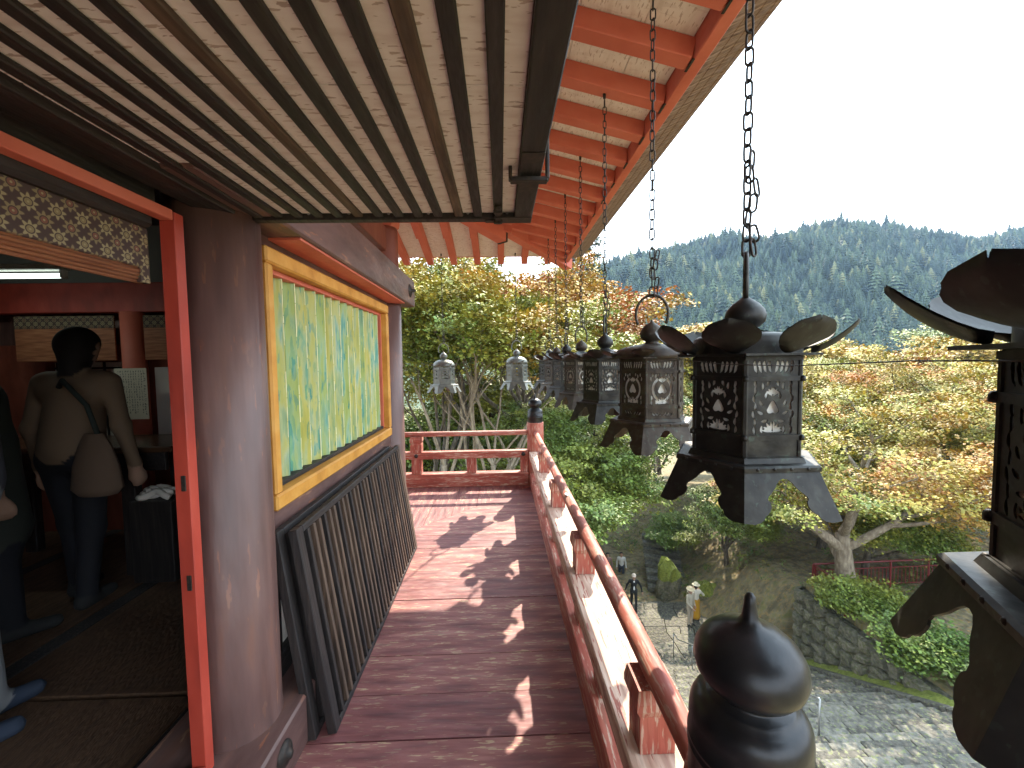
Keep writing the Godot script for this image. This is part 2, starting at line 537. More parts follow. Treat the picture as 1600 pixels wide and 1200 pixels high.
func hillside():
	hill_noise = FastNoiseLite.new()
	hill_noise.seed = 5
	hill_noise.frequency = 0.011
	hill_noise.fractal_octaves = 3
	var st = mb(true)
	var step = 14.0
	var nx = 96
	var nd = 36
	for j in nd:
		for i in nx:
			var x0 = -250.0 + i * step
			var d0 = 150.0 + j * step
			var a = V(x0, hill_y(x0, d0), d0)
			var b = V(x0 + step, hill_y(x0 + step, d0), d0)
			var c = V(x0 + step, hill_y(x0 + step, d0 + step), d0 + step)
			var e = V(x0, hill_y(x0, d0 + step), d0 + step)
			quad(st, a, b, c, e, Vector3.UP)
	var hm = plain(col(62, 76, 50), 0.95)
	var o = put(self, "hill", done(st, hm))
	o.set_meta("kind", "structure")
	# the cedar wood that covers it reads as one mass
	var r = RandomNumberGenerator.new()
	r.seed = 91
	for kind in 3:
		var mesh = cedar_mesh(20 + kind)
		var buf = PackedFloat32Array()
		var count = 0
		for k in 6900:
			var d = 168.0 + 320.0 * r.randf()
			var x = d * r.randf_range(0.02, 2.4)
			var y = hill_y(x, d)
			if y < -4.0 and d > 200.0: continue
			var h = r.randf_range(9.0, 17.0) * (1.0 if r.randf() < 0.93 else 1.35)
			var w = r.randf_range(3.4, 5.0) * h / 13.0
			var b = Basis(Vector3.UP, r.randf() * TAU).scaled(Vector3(w, h, w))
			var q = r.randf()
			var c = Color(0.018, 0.034, 0.019).lerp(Color(0.070, 0.098, 0.042), q * q)
			if r.randf() < 0.07: c = Color(0.15, 0.15, 0.06)
			push(buf, b, V(x, y - 0.6, d), c)
			count += 1
		var f = copies(self, numbered("cedar_forest"), mesh, M.needle, buf, count)
		f.set_meta("kind", "stuff")
		f.set_meta("label", ["dense dark green cedar forest covering the distant hills", "lighter cedars scattered through the forest on the hills", "tall cedars standing among the hillside forest"][kind])
		f.set_meta("category", "forest")

# unit cedar: height 1, radius 1; drooping whorls with ragged edges
func cedar_mesh(seed_v):
	var r = RandomNumberGenerator.new()
	r.seed = seed_v
	var st = mb()
	var layers = 9
	for l in layers:
		var t = l / float(layers)
		var y = 0.12 + 0.86 * t
		var rad = (1.0 - pow(t, 1.7)) * 0.95 + 0.05
		var seg = 7
		var off = r.randf() * TAU
		for k in seg:
			var a0 = off + TAU * k / seg
			var a1 = off + TAU * (k + 0.5) / seg
			var a2 = off + TAU * (k + 1.0) / seg
			var rr = rad * r.randf_range(0.7, 1.15)
			var dy = r.randf_range(0.02, 0.07)
			var top = Vector3(0, y + 0.10, 0)
			var tip = Vector3(cos(a1) * rr, y - dy, sin(a1) * rr)
			var p0 = Vector3(cos(a0) * rad * 0.5, y + 0.005, sin(a0) * rad * 0.5)
			var p1 = Vector3(cos(a2) * rad * 0.5, y + 0.005, sin(a2) * rad * 0.5)
			var n = Vector3(cos(a1), 0.8, sin(a1))
			tri(st, top, p0, tip, n)
			tri(st, top, tip, p1, n)
	return done(st, null)

# ---------------------------------------------------------------- veranda floor
func veranda():
	var o = structure("veranda_floor")
	var diag = func(x): return 3.60 + (x + 0.86) * 1.035
	var region_a = PackedVector2Array([Vector2(-0.80, -2.5), Vector2(0.50, -2.5), Vector2(0.50, diag.call(0.50)), Vector2(-0.80, diag.call(-0.80))])
	var region_b = PackedVector2Array([Vector2(-0.80, diag.call(-0.80) + 0.004), Vector2(0.50, diag.call(0.50) + 0.004), Vector2(0.50, 5.06), Vector2(-4.0, 5.06), Vector2(-4.0, 3.66)])
	var r = RandomNumberGenerator.new()
	r.seed = 3
	var d = -2.5
	var k = 0
	while d < 5.05:
		var w = r.randf_range(0.222, 0.262)
		var gap = 0.003 if k % 2 else 0.006
		var rect = PackedVector2Array([Vector2(-0.80, d), Vector2(0.50, d), Vector2(0.50, d + w - gap), Vector2(-0.80, d + w - gap)])
		for poly in Geometry2D.intersect_polygons(rect, region_a):
			var st = mb()
			plate(st, Array(poly), V(0, -0.016 + r.randf_range(-0.0015, 0.0015), 0), Vector3.RIGHT, Vector3.FORWARD, 0.032)
			part(o, "plank", st, M.floor_x if r.randf() < 0.55 else M.floor_x2)
		d += w
		k += 1
	var x = -2.4
	while x < 0.5:
		var w = r.randf_range(0.222, 0.262)
		var rect = PackedVector2Array([Vector2(x, 3.0), Vector2(minf(x + w - 0.004, 0.5), 3.0), Vector2(minf(x + w - 0.004, 0.5), 5.1), Vector2(x, 5.1)])
		for poly in Geometry2D.intersect_polygons(rect, region_b):
			var st = mb()
			plate(st, Array(poly), V(0, -0.016 + r.randf_range(-0.0015, 0.0015), 0), Vector3.RIGHT, Vector3.FORWARD, 0.032)
			part(o, "plank", st, M.floor_z)
		x += w
	# joists and the underside that carry the planks
	box_part(o, "joist", V(-0.15, -0.11, 1.25), Vector3(1.26, 0.12, 7.5), M.brown)
	box_part(o, "joist", V(-1.6, -0.12, 4.38), Vector3(4.0, 0.12, 1.3), M.brown)

# ---------------------------------------------------------------- the hall
var hall_o = null

func hall():
	var o = thing("shrine_hall", "vermilion and purple-brown shrine hall with slatted window and deep eaves", "building")
	hall_o = o
	# columns
	var st = mb(true)
	lathe(st, [[0.0, 2.27], [0.14, 2.27], [0.14, 0.235], [0.142, 0.215], [0.142, 0.2]], 48)
	var cm = done(st, M.purple_y)
	for d in [1.475, 3.56, -0.64]:
		put(o, "column", cm, V(-0.985, 0, d))
	# the sill beam along the floor with its nail covers
	box_part(o, "sill_beam", V(-1.0, 0.1, 0.8), Vector3(0.42, 0.2, 5.56), M.purple_z, 0.008)
	for d in [1.40, -0.6]:
		st = mb(true)
		lathe(st, [[0.0, 0.03], [0.012, 0.028], [0.016, 0.02], [0.03, 0.016], [0.042, 0.008], [0.045, 0.0]], 24)
		put(o, "nail_cover", done(st, M.iron), V(-0.788, 0.125, d), Basis(Vector3.FORWARD, PI / 2))
	# wall of the window bay
	box_part(o, "wall_rail", V(-0.97, 0.84, 2.51), Vector3(0.09, 0.155, 1.86), M.purple_z)
	box_part(o, "wall_rail", V(-0.97, 1.995, 2.51), Vector3(0.09, 0.05, 1.86), M.purple_z)
	box_part(o, "wall_stile", V(-0.97, 1.444, 1.615), Vector3(0.088, 1.05, 0.05), M.purple_y)
	box_part(o, "wall_stile", V(-0.97, 1.444, 3.405), Vector3(0.088, 1.05, 0.05), M.purple_y)
	box_part(o, "wall_rail", V(-0.97, 0.25, 2.51), Vector3(0.085, 0.10, 1.86), M.lattice_z)
	box_part(o, "wall_stile", V(-0.965, 0.53, 1.66), Vector3(0.07, 0.46, 0.05), M.lattice_y)
	box_part(o, "wall_panel", V(-0.975, 0.416, 2.51), Vector3(0.03, 0.229, 1.66), M.plaster, 0.002)
	box_part(o, "wall_panel", V(-0.975, 0.648, 2.51), Vector3(0.03, 0.229, 1.66), M.plaster, 0.002)
	box_part(o, "inner_wall", V(-1.085, 1.25, 2.51), Vector3(0.03, 2.1, 1.86), M.lattice_y)
	# yellow window frame, set proud of the wall
	box_part(o, "window_frame", V(-0.935, 1.9375, 2.51), Vector3(0.07, 0.065, 1.74), M.yellow, 0.008)
	box_part(o, "window_frame", V(-0.935, 0.945, 2.51), Vector3(0.07, 0.065, 1.74), M.yellow, 0.008)
	box_part(o, "window_frame", V(-0.936, 1.441, 1.665), Vector3(0.068, 0.926, 0.05), M.yellow, 0.008)
	box_part(o, "window_frame", V(-0.936, 1.441, 3.355), Vector3(0.068, 0.926, 0.05), M.yellow, 0.008)
	box_part(o, "window_reveal", V(-0.985, 1.441, 3.322), Vector3(0.07, 0.92, 0.014), M.vermilion, 0.002)
	box_part(o, "window_reveal", V(-0.985, 1.441, 1.698), Vector3(0.07, 0.92, 0.014), M.vermilion, 0.002)
	box_part(o, "window_reveal", V(-0.985, 1.893, 2.51), Vector3(0.07, 0.02, 1.60), M.vermilion, 0.002)
	box_part(o, "window_sill", V(-0.985, 0.989, 2.51), Vector3(0.07, 0.02, 1.60), M.lattice_z, 0.002)
	box_part(o, "window_paper", V(-1.042, 1.44, 2.51), Vector3(0.004, 0.9, 1.62), M.paper, 0.001)
	var r = RandomNumberGenerator.new()
	r.seed = 12
	for i in 15:
		st = mb()
		var w = 0.037
		var pol = [Vector2(-w, 0.0), Vector2(-0.003, -0.02), Vector2(0.003, -0.02), Vector2(w, 0.0), Vector2(0.003, 0.036), Vector2(-0.003, 0.036)]
		plate(st, pol, Vector3.ZERO, Vector3(0, 0, -1), Vector3(1, 0, 0), 0.882)
		var s = put(o, "window_slat", done(st, M["slat%d" % ((i * 7 + 2) % 15)]), V(-0.998 + r.randf_range(-0.003, 0.003), 1.4415, 1.757 + i * 0.1077), Basis(Vector3.UP, r.randf_range(-0.06, 0.06)))
		s.position.z += r.randf_range(-0.006, 0.006)
		# flaked bare edge, broken into runs
		st = mb()
		var yy = -0.43
		while yy < 0.42:
			var len_f = r.randf_range(0.03, 0.16)
			if r.randf() < 0.75: cbox(st, Vector3(0.037, yy + len_f / 2, r.randf_range(-0.001, 0.001)), Vector3(0.0022, len_f, r.randf_range(0.004, 0.008)), 0.0006)
			yy += len_f + 0.004
		put(s, "flaked_edge", done(st, M.flake)).set_meta("kind", "stuff")
	# head beam, its nail cover, the upper wall and its tie beam
	box_part(o, "head_beam", V(-0.88, 2.13, 2.46), Vector3(0.21, 0.235, 2.72), M.purple_z, 0.008)
	box_part(o, "head_beam_soffit", V(-0.86, 2.008, 2.6), Vector3(0.13, 0.012, 1.8), M.vermilion, 0.002)
	st = mb(true)
	lathe(st, [[0.0, 0.05], [0.012, 0.05], [0.016, 0.018], [0.04, 0.014], [0.055, 0.004], [0.058, 0.0]], 24)
	put(o, "nail_cover", done(st, M.iron), V(-0.776, 2.13, 3.62), Basis(Vector3.FORWARD, PI / 2))
	box_part(o, "upper_wall", V(-1.0, 2.34, 2.5), Vector3(0.05, 0.19, 2.1), M.plaster, 0.002)
	box_part(o, "tie_beam", V(-0.985, 2.53, 2.3), Vector3(0.12, 0.2, 2.6), M.brown, 0.006)
	box_part(o, "upper_wall", V(-1.0, 2.86, 2.5), Vector3(0.05, 0.48, 2.1), M.plaster, 0.002)
	st = mb(true)
	lathe(st, [[0.0, 2.64], [0.105, 2.64], [0.11, 2.6], [0.11, 2.24]], 32)
	put(o, "upper_column", done(st, M.brown), V(-0.965, 0, 3.56))
	# bracket block and boat-shaped arm on the corner column
	st = mb()
	lathe(st, [[0.0, 2.77], [0.15, 2.77], [0.15, 2.71], [0.105, 2.635], [0.0, 2.635]], 4)
	put(o, "bracket_block", done(st, M.vermilion), V(-0.965, 0, 3.56), Basis(Vector3.UP, PI / 4))
	for s in 2:
		st = mb()
		var pol = [Vector2(-0.34, 0.1), Vector2(-0.34, 0.07), Vector2(-0.31, 0.03), Vector2(-0.26, 0.005), Vector2(-0.2, 0.0), Vector2(0.2, 0.0), Vector2(0.26, 0.005), Vector2(0.31, 0.03), Vector2(0.34, 0.07), Vector2(0.34, 0.1)]
		plate(st, pol, Vector3.ZERO, Vector3(1, 0, 0) if s == 0 else Vector3(0, 0, -1), Vector3.UP, 0.1 + 0.004 * s)
		put(o, "bracket_arm", done(st, M.vermilion), V(-0.965, 2.705 + 0.003 * s, 3.56))
	# purlins carried by the bracket
	box_part(o, "purlin", V(-0.965, 2.87, 1.2), Vector3(0.12, 0.12, 4.9), M.vermilion, 0.005)
	box_part(o, "purlin", V(-2.9, 2.873, 3.56), Vector3(4.0, 0.12, 0.12), M.vermilion, 0.005)
	# back side of the hall beyond the corner, closing the room
	box_part(o, "side_wall", V(-3.1, 1.4, 3.66), Vector3(4.1, 2.8, 0.08), M.purple_y)
	# door opening: jamb, threshold, lintel, black rail above the blind
	box_part(o, "door_jamb", V(-0.9725, 1.08, 1.2725), Vector3(0.045, 1.75, 0.036), M.red, 0.002)
	box_part(o, "door_jamb", V(-1.0075, 1.08, 1.296), Vector3(0.024, 1.75, 0.02), M.vermilion, 0.002)
	box_part(o, "threshold", V(-0.968, 0.222, 0.35), Vector3(0.037, 0.04, 1.80), M.red, 0.002)
	for k in 3:
		box_part(o, "threshold_groove_rib", V(-1.02 - k * 0.045, 0.212, 0.35), Vector3(0.02, 0.022, 1.84), M.brown, 0.003)
	box_part(o, "lintel", V(-0.968, 1.943, 0.33), Vector3(0.037, 0.03, 1.84), M.vermilion, 0.002)
	box_part(o, "lintel_rail", V(-1.015, 1.925, 0.3), Vector3(0.055, 0.055, 1.86), M.lattice_z, 0.01)
	for y in [1.146, 0.835]:
		box_part(o, "latch_plate", V(-0.9675, y, 1.2535), Vector3(0.014, 0.048, 0.004), M.iron, 0.001)
	# walls past the opening, behind the camera
	box_part(o, "side_wall", V(-1.0, 1.4, -1.6), Vector3(0.08, 2.8, 1.7), M.purple_y)
	box_part(o, "lintel_wall", V(-1.02, 2.4, 0.3), Vector3(0.05, 0.88, 1.9), M.lattice_z)

func roof_bottom(e): return 2.75 - 0.25 * e

func roof():
	# thatched cover: stepped bark layers at the lip, mitred at the corner; e is the distance out past the rafter tips
	var prof = [Vector2(-0.02, 2.86), Vector2(0.056, 2.86)]
	var e = 0.056
	var y = 2.815
	prof.append(Vector2(e, y))
	for i in 9:
		e += 0.0285
		y += 0.0115
		prof.append(Vector2(e, y + (0.0012 if i % 2 else -0.0012)))
		prof.append(Vector2(e + 0.002, y))
	prof.append(Vector2(e + 0.012, y + 0.02))
	prof.append(Vector2(e - 0.01, y + 0.12))
	prof.append(Vector2(e - 0.2, y + 0.26))
	prof.append(Vector2(-3.2, 4.6))
	prof.append(Vector2(-6.5, 6.6))
	var st = mb()
	for i in prof.size() - 1:
		var p = prof[i]
		var q = prof[i + 1]
		var n3 = Vector3(p.y - q.y, q.x - p.x, 0)
		if i > 20: n3 = Vector3(0.3, 1, 0)
		else: n3 = Vector3(1, -0.6, 0)
		quad(st, V(0.83 + p.x, p.y, -4.0), V(0.83 + p.x, p.y, 5.3 + p.x), V(0.83 + q.x, q.y, 5.3 + q.x), V(0.83 + q.x, q.y, -4.0), n3)
	var ro = put(hall_o, "roof", done(st, M.thatch_x))
	st = mb()
	for i in prof.size() - 1:
		var p = prof[i]
		var q = prof[i + 1]
		var n3 = Vector3(0, 1, -0.3) if i > 20 else Vector3(0, -0.6, -1)
		quad(st, V(-7.0, p.y + 0.06, 5.3 + p.x), V(0.83 + p.x, p.y + 0.06, 5.3 + p.x), V(0.83 + q.x, q.y + 0.06, 5.3 + q.x), V(-7.0, q.y + 0.06, 5.3 + q.x), n3)
	put(ro, "thatch_end", done(st, M.thatch))
	# boards between roof and rafters, laid along each eave
	var r = RandomNumberGenerator.new()
	r.seed = 31
	var e0 = 0.0
	while e0 > -2.1:
		var w = r.randf_range(0.19, 0.27)
		var e1 = e0 - w
		for side in 2:
			st = mb()
			var ya = roof_bottom(e0) + 0.090 + 0.004 * side
			var yb = roof_bottom(e1) + 0.090 + 0.004 * side
			var g = 0.003
			var c = []
			if side == 0:
				c = [V(0.83 + e0 - g, ya, -3.9), V(0.83 + e0 - g, ya, 5.3 + e0 - g), V(0.83 + e1, yb, 5.3 + e1), V(0.83 + e1, yb, -3.9)]
			else:
				c = [V(-6.5, ya, 5.3 + e0 - g), V(0.83 + e0 - g, ya, 5.3 + e0 - g), V(0.83 + e1, yb, 5.3 + e1), V(-6.5, yb, 5.3 + e1)]
			var up = Vector3(0, 0.02, 0)
			quad(st, c[0], c[1], c[2], c[3], Vector3.DOWN)
			quad(st, c[0] + up, c[1] + up, c[2] + up, c[3] + up, Vector3.UP)
			for k in 4:
				var a = c[k]
				var b = c[(k + 1) % 4]
				quad(st, a, b, b + up, a + up, (a + b) * 0.5 - (c[0] + c[1] + c[2] + c[3]) * 0.25)
			put(ro, "board", done(st, M.white_z if side == 0 else M.white_x))
		e0 = e1
	# rafters: the base tier stops short, the flying tier runs to the fascia
	var sp = 0.298
	for i in range(-12, 12):
		var d = 2.09 + sp * i
		var s = 0.83 + (d - 5.3)       # x of the hip at this d
		if s > 0.70: continue
		var from_e = maxf(-1.9, s - 0.83 + 0.03)
		if s < 0.1:
			beam_part(ro, "base_rafter", V(0.83 + from_e, roof_bottom(from_e) - 0.005, d), V(0.15, roof_bottom(-0.68) - 0.005, d), 0.082, 0.085, M.vermilion)
		var f0 = maxf(-0.85, from_e)
		beam_part(ro, "rafter", V(0.83 + f0, roof_bottom(f0) + 0.045, d), V(0.83, roof_bottom(0) + 0.045, d), 0.078, 0.086, M.vermilion)
		beam_part(ro, "rafter_clip", V(0.832, roof_bottom(0) + 0.0, d + 0.034), V(0.832, roof_bottom(0) + 0.085, d + 0.034), 0.012, 0.012, M.iron, 0.001)
		var cst = mb()
		cbox(cst, Vector3.ZERO, Vector3(0.012, 0.004, 0.078), 0.001)
		put(ro, "rafter_clip", done(cst, M.iron), V(0.826, roof_bottom(0) - 0.001, d))
	for i in range(-17, 7):
		var x = -0.24 + sp * i - 0.03
		var s = 5.3 + (x - 0.83)
		if s > 5.17: continue
		var from_e = maxf(-1.9, s - 5.3 + 0.03)
		if s < 4.55:
			beam_part(ro, "base_rafter", V(x, roof_bottom(from_e) - 0.005, 5.3 + from_e), V(x, roof_bottom(-0.66) - 0.005, 4.64), 0.082, 0.085, M.vermilion)
		var f0 = maxf(-0.85, from_e)
		beam_part(ro, "rafter", V(x, roof_bottom(f0) + 0.045, 5.3 + f0), V(x, roof_bottom(0.03) + 0.045, 5.33), 0.078, 0.086, M.vermilion)
	# board over the base tier's ends and the fascia at the eave
	beam_part(ro, "eave_rail", V(0.155, roof_bottom(-0.68) + 0.058, -3.9), V(0.155, roof_bottom(-0.68) + 0.058, 4.62), 0.06, 0.03, M.vermilion)
	beam_part(ro, "fascia", V(0.860, 2.803, -3.9), V(0.860, 2.803, 5.3 + 0.058), 0.058, 0.10, M.vermilion)
	beam_part(ro, "fascia", V(-6.5, 2.90, 5.343), V(0.829, 2.90, 5.343), 0.084, 0.09, M.vermilion)
	# hip rafters
	var t0 = -1.85
	var t1 = -0.78
	beam_part(ro, "hip_rafter", V(0.83 + t0, roof_bottom(t0) - 0.045, 5.3 + t0), V(0.83 + t1, roof_bottom(t1) - 0.075, 5.3 + t1), 0.13, 0.16, M.vermilion)
	beam_part(ro, "hip_end_cap", V(0.83 + t1 - 0.012, roof_bottom(t1) - 0.075, 5.3 + t1 - 0.012), V(0.83 + t1 + 0.008, roof_bottom(t1) - 0.077, 5.3 + t1 + 0.008), 0.136, 0.166, M.iron)
	beam_part(ro, "hip_rafter", V(0.83 - 0.95, roof_bottom(-0.95) + 0.02, 5.3 - 0.95), V(0.83 + 0.08, roof_bottom(0.08) + 0.022, 5.3 + 0.08), 0.11, 0.13, M.vermilion)
	beam_part(ro, "corner_spout", V(0.88, 2.86, 5.36), V(1.0, 2.83, 5.48), 0.04, 0.04, M.iron)

# ---------------------------------------------------------------- inside the hall
func brocade_texture():
	var s = 256
	var im = Image.create(s, s, false, Image.FORMAT_RGB8)
	var ground = col(70, 52, 48)
	var gold = col(132, 116, 84)
	var pale = col(152, 138, 104)
	var rose = col(120, 78, 64)
	for y in s:
		for x in s:
			var c = ground
			# medallions on a half-drop grid
			for k in 2:
				var u = fposmod(x / 128.0 + 0.5 * k, 1.0) - 0.5
				var v = fposmod(y / 128.0 + 0.5 * k, 1.0) - 0.5
				var rr = sqrt(u * u + v * v)
				var an = atan2(v, u)
				var petal = 0.30 + 0.07 * cos(an * 8.0)
				if rr < petal:
					c = gold if k == 0 else pale
					if rr > petal - 0.035: c = ground.lerp(gold, 0.4)
					if rr < 0.17 and rr > 0.13: c = ground
					if rr < 0.13: c = rose if k == 0 else gold
					if rr < 0.045: c = pale
			var uu = fposmod(x / 64.0, 1.0) - 0.5
			var vv = fposmod(y / 64.0, 1.0) - 0.5
			if c == ground and absf(uu) + absf(vv) < 0.09: c = pale
			var w = 0.9 + 0.2 * float((x * 7 + y * 13) % 5) / 5.0
			im.set_pixel(x, y, Color(c.r * w, c.g * w, c.b * w))
	return ImageTexture.create_from_image(im)

func hall_interior():
	var fl = structure("hall_floor")
	M.mat = surf(tex(101, 0.02, [[0.0, col(72, 50, 35)], [0.5, col(90, 64, 44)], [1.0, col(104, 76, 54)]], 256), Vector3(6, 6, 1.0), 0.9, 0.0, bump(102, 0.1, 256, 4.0), 0.6)
	M.mat_edge = surf(tex(103, 0.05, [[0.0, col(36, 32, 32)], [0.6, col(58, 52, 50)], [1.0, col(88, 80, 70)]], 256), Vector3(5, 5, 5), 0.9)
	box_part(fl, "floor_slab", V(-3.1, 0.03, 0.8), Vector3(4.0, 0.1, 5.6), M.brown)
	for k in 3:
		for j in 3:
			var mx = -1.76 - k * 1.02
			var md = 2.62 - j * 1.84
			box_part(fl, "floor_mat", V(mx, 0.1, md), Vector3(0.92, 0.036, 1.82), M.mat, 0.004)
			box_part(fl, "mat_border", V(mx + 0.488, 0.1, md), Vector3(0.05, 0.037, 1.82), M.mat_edge, 0.004)
			box_part(fl, "mat_border", V(mx - 0.488, 0.1, md), Vector3(0.05, 0.037, 1.82), M.mat_edge, 0.004)
	var o = hall_o
	# walls and ceiling that shut the light out
	box_part(o, "ceiling", V(-3.0, 2.7, 0.8), Vector3(4.1, 0.06, 5.7), M.lattice_z)
	box_part(o, "inner_wall", V(-5.05, 1.4, 0.8), Vector3(0.08, 2.8, 5.7), M.brown)
	box_part(o, "inner_wall", V(-3.0, 1.4, -2.05), Vector3(4.1, 2.8, 0.08), M.brown)
	# back wall: grey plaster over a red beam, posts, shoji and panels
	M.grey_plaster = plain(col(120, 117, 112), 0.9)
	box_part(o, "back_wall", V(-3.0, 2.43, 3.56), Vector3(4.0, 0.48, 0.06), M.grey_plaster)
	box_part(o, "back_wall", V(-3.0, 0.9, 3.585), Vector3(4.0, 1.6, 0.04), M.brown)
	box_part(o, "back_beam", V(-3.0, 2.07, 3.5), Vector3(4.0, 0.24, 0.12), M.red, 0.006)
	for x in [-3.0, -4.4]:
		var st = mb(true)
		lathe(st, [[0.0, 1.95], [0.08, 1.95], [0.08, 0.12], [0.0, 0.12]], 24)
		put(o, "back_post", done(st, M.vermilion), V(x, 0, 3.46))
	box_part(o, "back_panel", V(-2.68, 1.2, 3.53), Vector3(0.44, 0.6, 0.02), M.plaster, 0.002)
	box_part(o, "shoji_paper", V(-3.42, 1.2, 3.545), Vector3(0.62, 0.7, 0.006), M.plaster, 0.001)
	for k in 6:
		box_part(o, "shoji_bar", V(-3.42, 0.9 + k * 0.12, 3.536), Vector3(0.62, 0.014, 0.012), M.lattice_z, 0.001)
	for k in 4:
		box_part(o, "shoji_bar", V(-3.7 + k * 0.19, 1.2, 3.534), Vector3(0.014, 0.7, 0.012), M.lattice_y, 0.001)
	# blinds
	M.brocade = surf(brocade_texture(), Vector3(8.6, 8.6, 8.6), 0.75)
	M.bamboo = surf(tex(105, 0.02, [[0.0, col(120, 70, 46)], [0.5, col(156, 98, 66)], [1.0, col(178, 122, 84)]], 256), Vector3(0.8, 9, 0.8), 0.6)
	var b = thing("bamboo_blind", "rolled bamboo blind with patterned brocade band hanging in the doorway", "blind", V(-1.03, 1.74, 0.3))
	box_part(b, "brocade_band", V(0.012, 0.105, 0.0), Vector3(0.016, 0.125, 1.86), M.brocade, 0.003)
	for k in 6:
		var st = mb(true)
		tube(st, [V(0.014 - absf(k - 2.5) * 0.004, 0.004 + k * 0.0095, -0.92), V(0.014 - absf(k - 2.5) * 0.004, 0.004 + k * 0.0095, 0.92)], [0.0055, 0.0055], 6)
		part(b, "bamboo_rod", st, M.bamboo)
	box_part(b, "brocade_tab", V(0.024, 0.045, 0.42), Vector3(0.008, 0.09, 0.12), M.brocade, 0.002)
	box_part(b, "brocade_tab", V(0.012, 0.078, 0.915), Vector3(0.02, 0.155, 0.03), M.brocade, 0.002)
	for k in 2:
		var bl = thing("bamboo_blind", ["brown bamboo blind at the back of the room left of the red post", "brown bamboo blind at the back of the room right of the red post"][k], "blind", V([-3.5, -2.6][k], 1.56, 3.42), "blinds along the back wall")
		var w = [0.78, 0.56][k]
		box_part(bl, "brocade_band", V(0, 0.31, 0), Vector3(w, 0.10, 0.014), M.brocade, 0.002)
		box_part(bl, "bamboo_screen", V(0, 0.13, 0), Vector3(w, 0.26, 0.012), M.bamboo, 0.002)
	# notice on the post: columns of brush strokes too small to read
	var nt = Image.create(112, 160, false, Image.FORMAT_RGB8)
	nt.fill(col(226, 216, 194))
	var r = RandomNumberGenerator.new()
	r.seed = 55
	for cx in 11:
		var x0 = 100 - cx * 9
		var y0 = 8 if cx else 6
		var yend = 150 - (r.randi() % 50 if cx % 3 == 2 else 6)
		while y0 < yend:
			var w = 6 if cx == 0 else 4
			for q in 3:
				if r.randf() < 0.7:
					nt.fill_rect(Rect2i(x0 + r.randi() % 3, y0 + q * 2, r.randi() % w + 1, 1), col(70, 62, 56))
			if r.randf() < 0.7: nt.fill_rect(Rect2i(x0 + r.randi() % w, y0, 1, 5), col(70, 62, 56))
			y0 += 8
	var nm = StandardMaterial3D.new()
	nm.albedo_texture = ImageTexture.create_from_image(nt)
	nm.roughness = 0.9
	var no = thing("paper_notice", "cream paper notice with vertical handwriting on the red post", "notice", V(-2.955, 1.29, 3.36))
	var qm = QuadMesh.new()
	qm.size = Vector2(0.25, 0.41)
	qm.material = nm
	put(no, "sheet", qm, Vector3(0, 0, 0.004))
	box_part(no, "backing", Vector3.ZERO, Vector3(0.246, 0.406, 0.004), M.plaster, 0.001)
	# counter table
	var t = thing("counter_table", "dark wooden counter table at the back of the room", "table", V(-2.9, 0.12, 2.95))
	box_part(t, "table_top", Vector3(0, 0.845, 0), Vector3(1.5, 0.04, 0.5), surf(tex(107, 0.01, [[0.0, col(64, 44, 32)], [1.0, col(96, 70, 52)]], 256), Vector3(1, 4, 4), 0.25), 0.006)
	box_part(t, "apron", Vector3(0, 0.76, 0.2), Vector3(1.36, 0.12, 0.03), M.lattice_z, 0.003)
	for sx in [-0.66, 0.44]:
		for sz in [-0.2, 0.2]:
			box_part(t, "leg", Vector3(sx, 0.41, sz), Vector3(0.09, 0.82, 0.06), M.lattice_y, 0.004)
	var cl = thing("cloth_bundle", "white folded rope bundle lying by the counter table", "cloth", V(-2.24, 0.63, 2.72))
	var stc = mb(true)
	for k in 5:
		var pts = []
		var rad = []
		for q in 9:
			pts.append(Vector3(-0.1 + q * 0.025, 0.05 + 0.02 * sin(q * 0.8 + k), -0.06 + k * 0.03 + 0.01 * sin(q * 1.1)))
			rad.append(0.02)
		tube(stc, pts, rad, 8)
	part(cl, "rope", stc, M.plaster)
	box_part(cl, "stand", Vector3(0, -0.245, 0), Vector3(0.26, 0.53, 0.2), M.lattice_y)
	# fluorescent lamp
	var lm = thing("fluorescent_lamp", "lit white fluorescent tube lamp under the ceiling of the dark room", "lamp", V(-3.55, 2.13, 2.9))
	box_part(lm, "housing", Vector3(0, 0.055, 0), Vector3(1.24, 0.04, 0.07), plain(col(200, 200, 194), 0.5), 0.006)
	var glow = StandardMaterial3D.new()
	glow.albedo_color = col(250, 250, 246)
	glow.emission_enabled = true
	glow.emission = Color(0.93, 1.0, 0.96)
	glow.emission_energy_multiplier = 1.2
	var stl = mb(true)
	tube(stl, [Vector3(-0.58, 0, 0), Vector3(0.58, 0, 0)], [0.017, 0.017], 12)
	part(lm, "tube", stl, glow)
	for sx in [-0.6, 0.6]:
		box_part(lm, "socket", Vector3(sx, 0.012, 0), Vector3(0.025, 0.06, 0.04), plain(col(226, 226, 220), 0.5), 0.004)
	box_part(lm, "hanger", Vector3(0, 0.31, 0), Vector3(0.03, 0.47, 0.03), M.iron, 0.003)
	var al = AreaLight3D.new()
	al.name = "lamp_light"
	lm.add_child(al)
	al.area_size = Vector2(1.16, 0.034)
	al.position = Vector3(0, -0.03, 0)
	al.rotation_degrees = Vector3(-90, 0, 0)
	al.light_energy = 0.06
	al.light_color = Color(0.93, 1.0, 0.96)
	al.shadow_enabled = true

